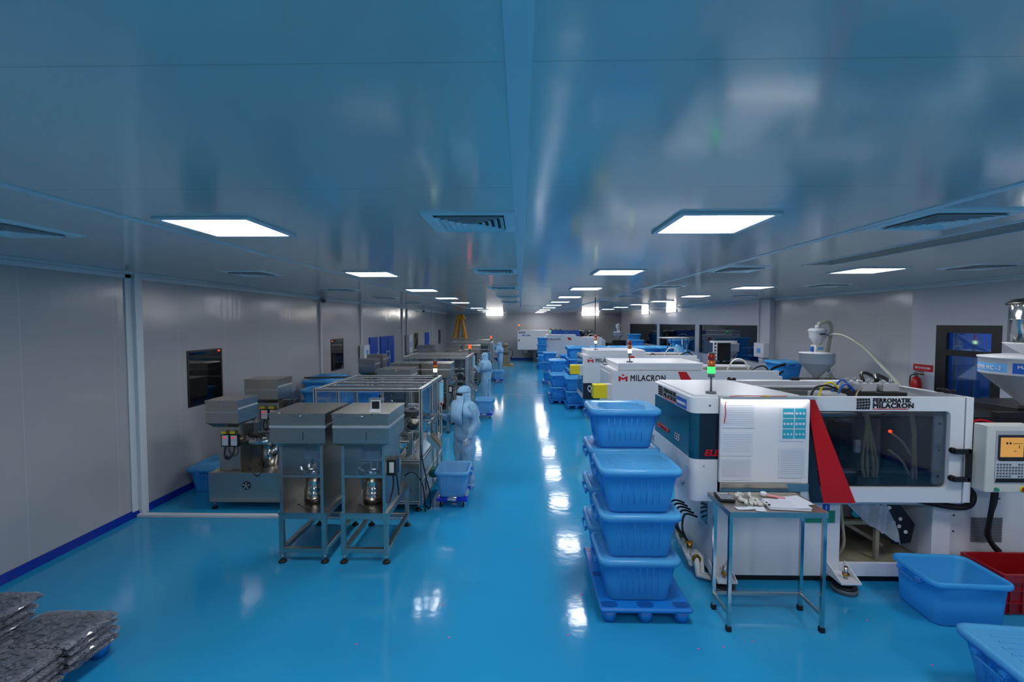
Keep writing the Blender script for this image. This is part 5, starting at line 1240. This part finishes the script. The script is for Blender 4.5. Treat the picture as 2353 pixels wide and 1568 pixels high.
for x in (1.855, 2.675): b.box(x-.01, 4.0, .14, x+.01, 4.285, .165)
b.build('stretcher', 'steel', t, world=True)
zt = 1.0885
t = thing('calculator', 'dark desktop calculator at the left corner of the steel table', 'calculator', (1.93, 4.28, zt), -.1)
MB().bbox(-.07, -.10, 0, .07, .09, .022, .008).build('calculator_case', 'black', t); MB().box(-.055, .035, .022, .055, .075, .024).build('calculator_display', 'greym', t)
b = MB()
for i in range(5):
    for j in range(5): b.box(-.057+.024*i, -.088+.023*j, .022, -.039+.024*i, -.072+.023*j, .026)
b.build('calculator_keys', 'ink', t)
def papers(label, x, y, rz, w, d, h, n=1, name='paper_stack', base=0):
    t = thing(name, label, 'papers', (x, y, zt+base), rz)
    for k in range(n):
        b = MB(); nx = 8; o = random.uniform(-.006, .006)
        rows = [[(-w/2+w*i/nx+o, yy+o, h*k+.001+(.018*max(0, i/nx-.6)**1.2 if k == n-1 else 0)) for i in range(nx+1)] for yy in (-d/2, d/2)]
        b.loft([rows[0]+[(p[0], p[1], p[2]+h*.9) for p in reversed(rows[0])], rows[1]+[(p[0], p[1], p[2]+h*.9) for p in reversed(rows[1])]], smooth=False); b.build('sheet', 'paper', t)
    return t
t = papers('ring-bound pad of written sheets lying on the steel table', 2.40, 4.10, -.12, .34, .20, .007, 3, 'notepad')
b = MB()
for k in range(7): b.box(-.13, -.08+.024*k, .0215, .09, -.0785+.024*k, .0222)
b.build('ruled_lines', 'ink', t); b = MB(); b.cyl((-.165, .0, .004), (-.165, .0, .028), .012); b.cyl((-.16, -.06, .02), (-.16, -.05, .026), .01); b.build('binder_clip', 'black', t)
papers('loose white sheet sticking out behind the written pad on the table', 2.55, 4.22, .12, .22, .22, .002, 1, 'paper_sheet')
papers('small white card at the front left of the steel table', 2.0, 4.03, .05, .16, .06, .004, 1, 'paper_card')
papers('small white card behind the calculator side on the steel table', 2.13, 4.02, -.3, .08, .1, .003, 1, 'paper_card')
t = thing('plastic_parts', 'scatter of translucent white moulded parts in the middle of the table', 'plastic parts', (2.14, 4.22, zt))
b = MB(); rnd = random.Random(9)
for k in range(26):
    x, y = rnd.uniform(-.09, .12), rnd.uniform(-.13, .14); r = rnd.uniform(.012, .022); z = rnd.uniform(0, .012); b.lathe([(r, z), (r, z+.02), (r*.8, z+.022), (r*.8, z+.005)], (x, y), 9)
tag(b.build('moulded_caps', 'cream', t), kind='stuff'); t['kind'] = 'stuff'
t = thing('utility_knife', 'small pink handled cutter lying at the back of the steel table', 'cutter', (2.42, 4.30, zt), -.5)
MB().bbox(-.08, -.012, 0, .08, .012, .016, .005).build('cutter_handle', 'skin', t); MB().lathe([(.03, 0), (.03, .03), (.02, .035)], (-.1, 0), 14).build('white_cap', 'white', t)
bpy.data.objects['cutter_handle'].data.materials.clear(); bpy.data.objects['cutter_handle'].data.materials.append(pbr('pink_plastic', 'd98a96', .4))

# ------------------------------------------------------------------ people in cleanroom coveralls
def remesh(mb, name, key, parent, voxel=.014, sm=6, folds=0):
    o = mb.build('tmp')
    md = o.modifiers.new('r', 'REMESH'); md.mode = 'VOXEL'; md.voxel_size = voxel; md.use_smooth_shade = True
    ms = o.modifiers.new('s', 'SMOOTH'); ms.factor = .6; ms.iterations = sm
    bpy.context.view_layer.update()
    me = bpy.data.meshes.new_from_object(o.evaluated_get(bpy.context.evaluated_depsgraph_get()))
    bpy.data.objects.remove(o); me.materials.clear(); me.materials.append(M[key]); me.name = name
    if folds:
        for v in me.vertices:
            c = v.co; f = noise.noise(Vector((c.x*11, c.y*11, c.z*4)))+.5*noise.noise(Vector((c.x*22, c.y*22, c.z*9+3)))
            v.co = c+v.normal*folds*f
    for p in me.polygons: p.use_smooth = True
    q = bpy.data.objects.new(name, me); COL.objects.link(q); q.parent = parent; return q
def hand(parent, wrist, dirv, upv, key, curl=.5):
    """palm, four unequal bent fingers and a side thumb; dirv along the hand, upv the back of the hand"""
    d = Vector(dirv).normalized(); u = Vector(upv); u = (u-d*u.dot(d)).normalized(); s = d.cross(u); w = Vector(wrist)
    b = MB()
    def L(pts): b.limb([(*p, r, r) for p, r in pts], 8)
    for k in range(-3, 4): L([(w+s*.010*k, .017), (w+d*.05+s*.012*k, .015), (w+d*.088+s*.011*k, .012)])
    for i, (o, ln) in enumerate(((-.033, .062), (-.011, .074), (.011, .078), (.033, .07))):
        p = w+d*.085+s*o; pts = [(p, .0095)]; a = 0; dd = d
        for j in range(3):
            a += curl*(.5+.25*j); dd = d*math.cos(a)-u*math.sin(a); p = p+dd*ln/3*(1.15-.12*j); pts.append((p, .0092-.0012*(j+1)))
        L(pts)
    p = w+d*.03+s*.035; L([(p, .013), (p+d*.025+s*.022-u*.008, .011), (p+d*.055+s*.026-u*.022, .008)])
    return remesh(b, 'glove', key, parent, .0045, 3)
def person(label, loc, facing, la, ra, H=1.68, glove='gwhite', cape=False, lean=0, stance=.0, glasses=True, legb=0):
    """facing: heading angle of +Y local. la/ra: (elbow, wrist) local points for left (-x... person's left is -X when facing +Y)"""
    t = thing('person', label, 'person', loc, facing)
    k = H/1.70
    sh = 1.40*k; hip = .90*k
    def body(b, g, legs=True):
        L = lambda pts: b.limb([(p[0], p[1], p[2]*1, p[3]+g, p[4]+g) for p in pts], 14)
        ring = lambda z, rx, ry, y=0: [((rx+g)*math.cos(2*PI*i/18), y+(ry+g)*math.sin(2*PI*i/18), z*k) for i in range(18)]
        b.loft([ring(.80, .13, .10), ring(.88, .165, .12), ring(1.0, .165, .12), ring(1.12, .155, .115, lean*.3), ring(1.28, .18, .125, lean*.6), ring(1.38, .175, .11, lean*.8), ring(1.44, .11, .08, lean), ring(1.47, .07, .06, lean)])
        for s in (-1, 1):
            b.limb([(s*.085, 0, .88*k, .095+g, .095+g), (s*.09, -.0+stance*s, .68*k, .082+g, .085+g), (s*.095, stance*s+.01, .48*k, .062+g, .065+g), (s*.095, stance*s-.01, .3*k, .056+g, .06+g), (s*.097, stance*s-.02, .10*k, .045+g*1.1, .05+g*1.1)], 14)
        for s, (el, wr) in ((-1, la), (1, ra)):
            b.limb([(s*.15, lean*.8, 1.385*k, .065+g, .065+g), (s*.195, lean*.8, 1.34*k, .062+g, .062+g), (*el, .048+g, .048+g), tuple(Vector(el).lerp(Vector(wr), .5))+(.043+g, .043+g), (*wr, .03+g*.6, .03+g*.6)], 12)
    b = MB(); body(b, -.006)
    hz = 1.575*k
    b.cyl((0, lean, 1.42*k), (0, lean+.01, hz-.03), .055)
    b.ell((0, lean+.012, hz), (.074, .095, .112), 18, 12); b.ell((0, lean+.085, hz-.075), (.04, .035, .035))       # skull, jaw
    b.ell((0, lean+.108, hz-.02), (.015, .02, .024), 10, 6)                                                      # nose
    for s in (-1, 1): b.ell((s*.076, lean+.005, hz-.01), (.01, .02, .03), 8, 6)                                   # ears
    for s in (-1, 1): b.limb([(s*.097, stance*s-.05, .045, .035, .04), (s*.1, stance*s+.12, .035, .04, .03)], 10)
    bo = remesh(b, 'body', 'skin', t, .014, 3)
    for s in (-1, 1):
        e = MB(); e.ell((s*.032, lean+.098, hz+.012), (.012, .008, .008), 10, 6); e.build('eye', 'white', bo); 
    m = MB(); m.box(-.025, lean+.108, hz-.064, .025, lean+.113, hz-.058); m.build('mouth', 'extred', bo)
    b = MB(); body(b, .034)
    # loose folds at waist, wrists and ankles
    remesh(b, 'coverall', 'fabric', t, .016, 5, .024)
    # hood: cap over the skull and a cape over neck and shoulders
    b = MB(); n = 28
    def hoodring(z, rx, ry, yo, face=False):
        out = []
        for i in range(n):
            a = 2*PI*i/n; x, y = math.cos(a), math.sin(a); r = 1
            out.append((rx*x*r, lean+yo+ry*y*r, z))
        return out
    cap = [hoodring(hz+.030, .100, .122, .01), hoodring(hz+.055, .101, .124, .01), hoodring(hz+.10, .085, .105, .0), hoodring(hz+.13, .055, .07, -.005), hoodring(hz+.142, .02, .02, -.005)]
    b.loft(cap, True, True); hd = b.build('hood', 'veil', t)
    # back and side drape, open at the eyes
    b = MB(); rows = []
    zs = [(hz+.05, .098, .120, .01), (hz-.02, .100, .118, .005), (hz-.09, .096, .105, 0), (hz-.115, .115, .115, 0), (sh+.03, .17, .15, 0), (sh-.03, .235, .185, 0), (sh-.09, .268, .20, 0), (sh-(.26 if cape else .17), .285, .215, -.01)]
    for j, (z, rx, ry, yo) in enumerate(zs):
        row = []
        gap = .60
        for i in range(n+1):
            a = PI/2+gap+(2*PI-2*gap)*i/n; fold = 1+(.035*math.sin(a*7+j)*min(j, 4)/4)
            row.append((rx*math.cos(a)*fold, lean+yo+ry*math.sin(a)*fold, z))
        rows.append(row)
    b.loft(rows, False, False, close=False); o = b.build('hood_drape', 'veil', t); o.modifiers.new('s', 'SOLIDIFY').thickness = .004
    # veil from the nose to the chest
    b = MB(); rows = []
    for j, (z, rx, ry, yo, hw) in enumerate(((hz-.008, .100, .130, .01, .95), (hz-.05, .102, .134, .012, .95), (hz-.10, .118, .142, .01, .9), (sh+.03, .165, .175, .01, .8), (sh-.04, .20, .205, .01, .75), (sh-.13, .21, .222, .01, .72), (sh-.26, .215, .228, .01, .72))):
        row = []
        for i in range(19):
            a = PI/2-hw+2*hw*i/18; f = 1+.03*math.sin(i*1.4+j*.6)*j/6
            row.append((rx*math.cos(a)*f, lean+yo+ry*math.sin(a)*f, z-(.04*abs(i-9)/9 if j == 6 else 0)))
        rows.append(row)
    b.loft(rows, False, False, close=False); o = b.build('veil', 'veil', t); o.modifiers.new('s', 'SOLIDIFY').thickness = .004
    if glasses:
        b = MB()
        for s in (-1, 1): b.bbox(s*.036-.028, lean+.118, hz-.006, s*.036+.028, lean+.126, hz+.030, .004)
        b.box(-.01, lean+.12, hz+.012, .01, lean+.125, hz+.02)
        for s in (-1, 1): b.box(s*.066-.002, lean+.02, hz+.012, s*.066+.002, lean+.12, hz+.02)
        b.build('glasses', 'dark', t)
    for s, (el, wr) in ((-1, la), (1, ra)):
        d = (Vector(wr)-Vector(el)).normalized()
        hand(t, Vector(wr)-d*.01, d, (0, .3, 1) if abs(d.z) < .7 else (s, 0, 0), glove, .35 if abs(d.z) < .7 else .5)
    for s in (-1, 1):
        b = MB(); b.loft([rr(.1, .27, .045, 0, 4, s*.1, stance*s+.035), rr(.105, .275, .05, .04, 4, s*.1, stance*s+.035), rr(.10, .2, .045, .075, 4, s*.1, stance*s+.0), rr(.115, .12, .05, .14, 4, s*.1, stance*s-.02)]); b.build('shoe_cover', 'veil', t)
    return t
# local axes: +Y forward, +X the person's right
person('person in pale blue coverall, hood and veil, nearest, reaching toward the framed machine', (-.93, 7.5, 0), math.radians(138), ((-.25, -.02, 1.10), (-.22, .10, .86)), ((.30, .04, 1.08), (.25, .25, 1.20)), 1.68)
person('person in pale blue coverall and blue gloves standing at the second framed machine', (-1.16, 15.2, 0), math.radians(62), ((-.26, .14, 1.12), (-.16, .36, 1.28)), ((.25, -.03, 1.08), (.24, .06, .82)), 1.72, 'gblue', cape=True, lean=.03)
person('farthest person in pale blue coverall with one arm raised to a machine', (-1.07, 23.9, 0), math.radians(95), ((-.2, .2, 1.18), (-.18, .4, 1.2)), ((.2, .22, 1.42), (.14, .42, 1.60)), 1.68, 'gwhite', lean=.03)

# scattered small pink dots on the epoxy
t = thing('pink_specks', 'scatter of tiny pink plastic specks on the blue floor', 'plastic specks', (0, 3.6, 0)); t['kind'] = 'stuff'
b = MB()
M['pink'] = pbr('pink_plastic_speck', 'ff4fb0', .4)
for x, y in ((.0, 5.4), (.42, 3.9), (1.5, 3.75), (1.72, 3.78), (2.0, 3.85), (-.62, 3.85), (-.75, 4.3), (-1.4, 3.75), (.62, 4.5), (.75, 4.6), (3.2, 4.15), (3.3, 3.6), (-2.0, 4.9), (-1.6, 5.5)):
    b.cyl((x, y-0, 0), (x, y, .004), .008, n=6)
b.build('speck', 'pink', t, world=True)
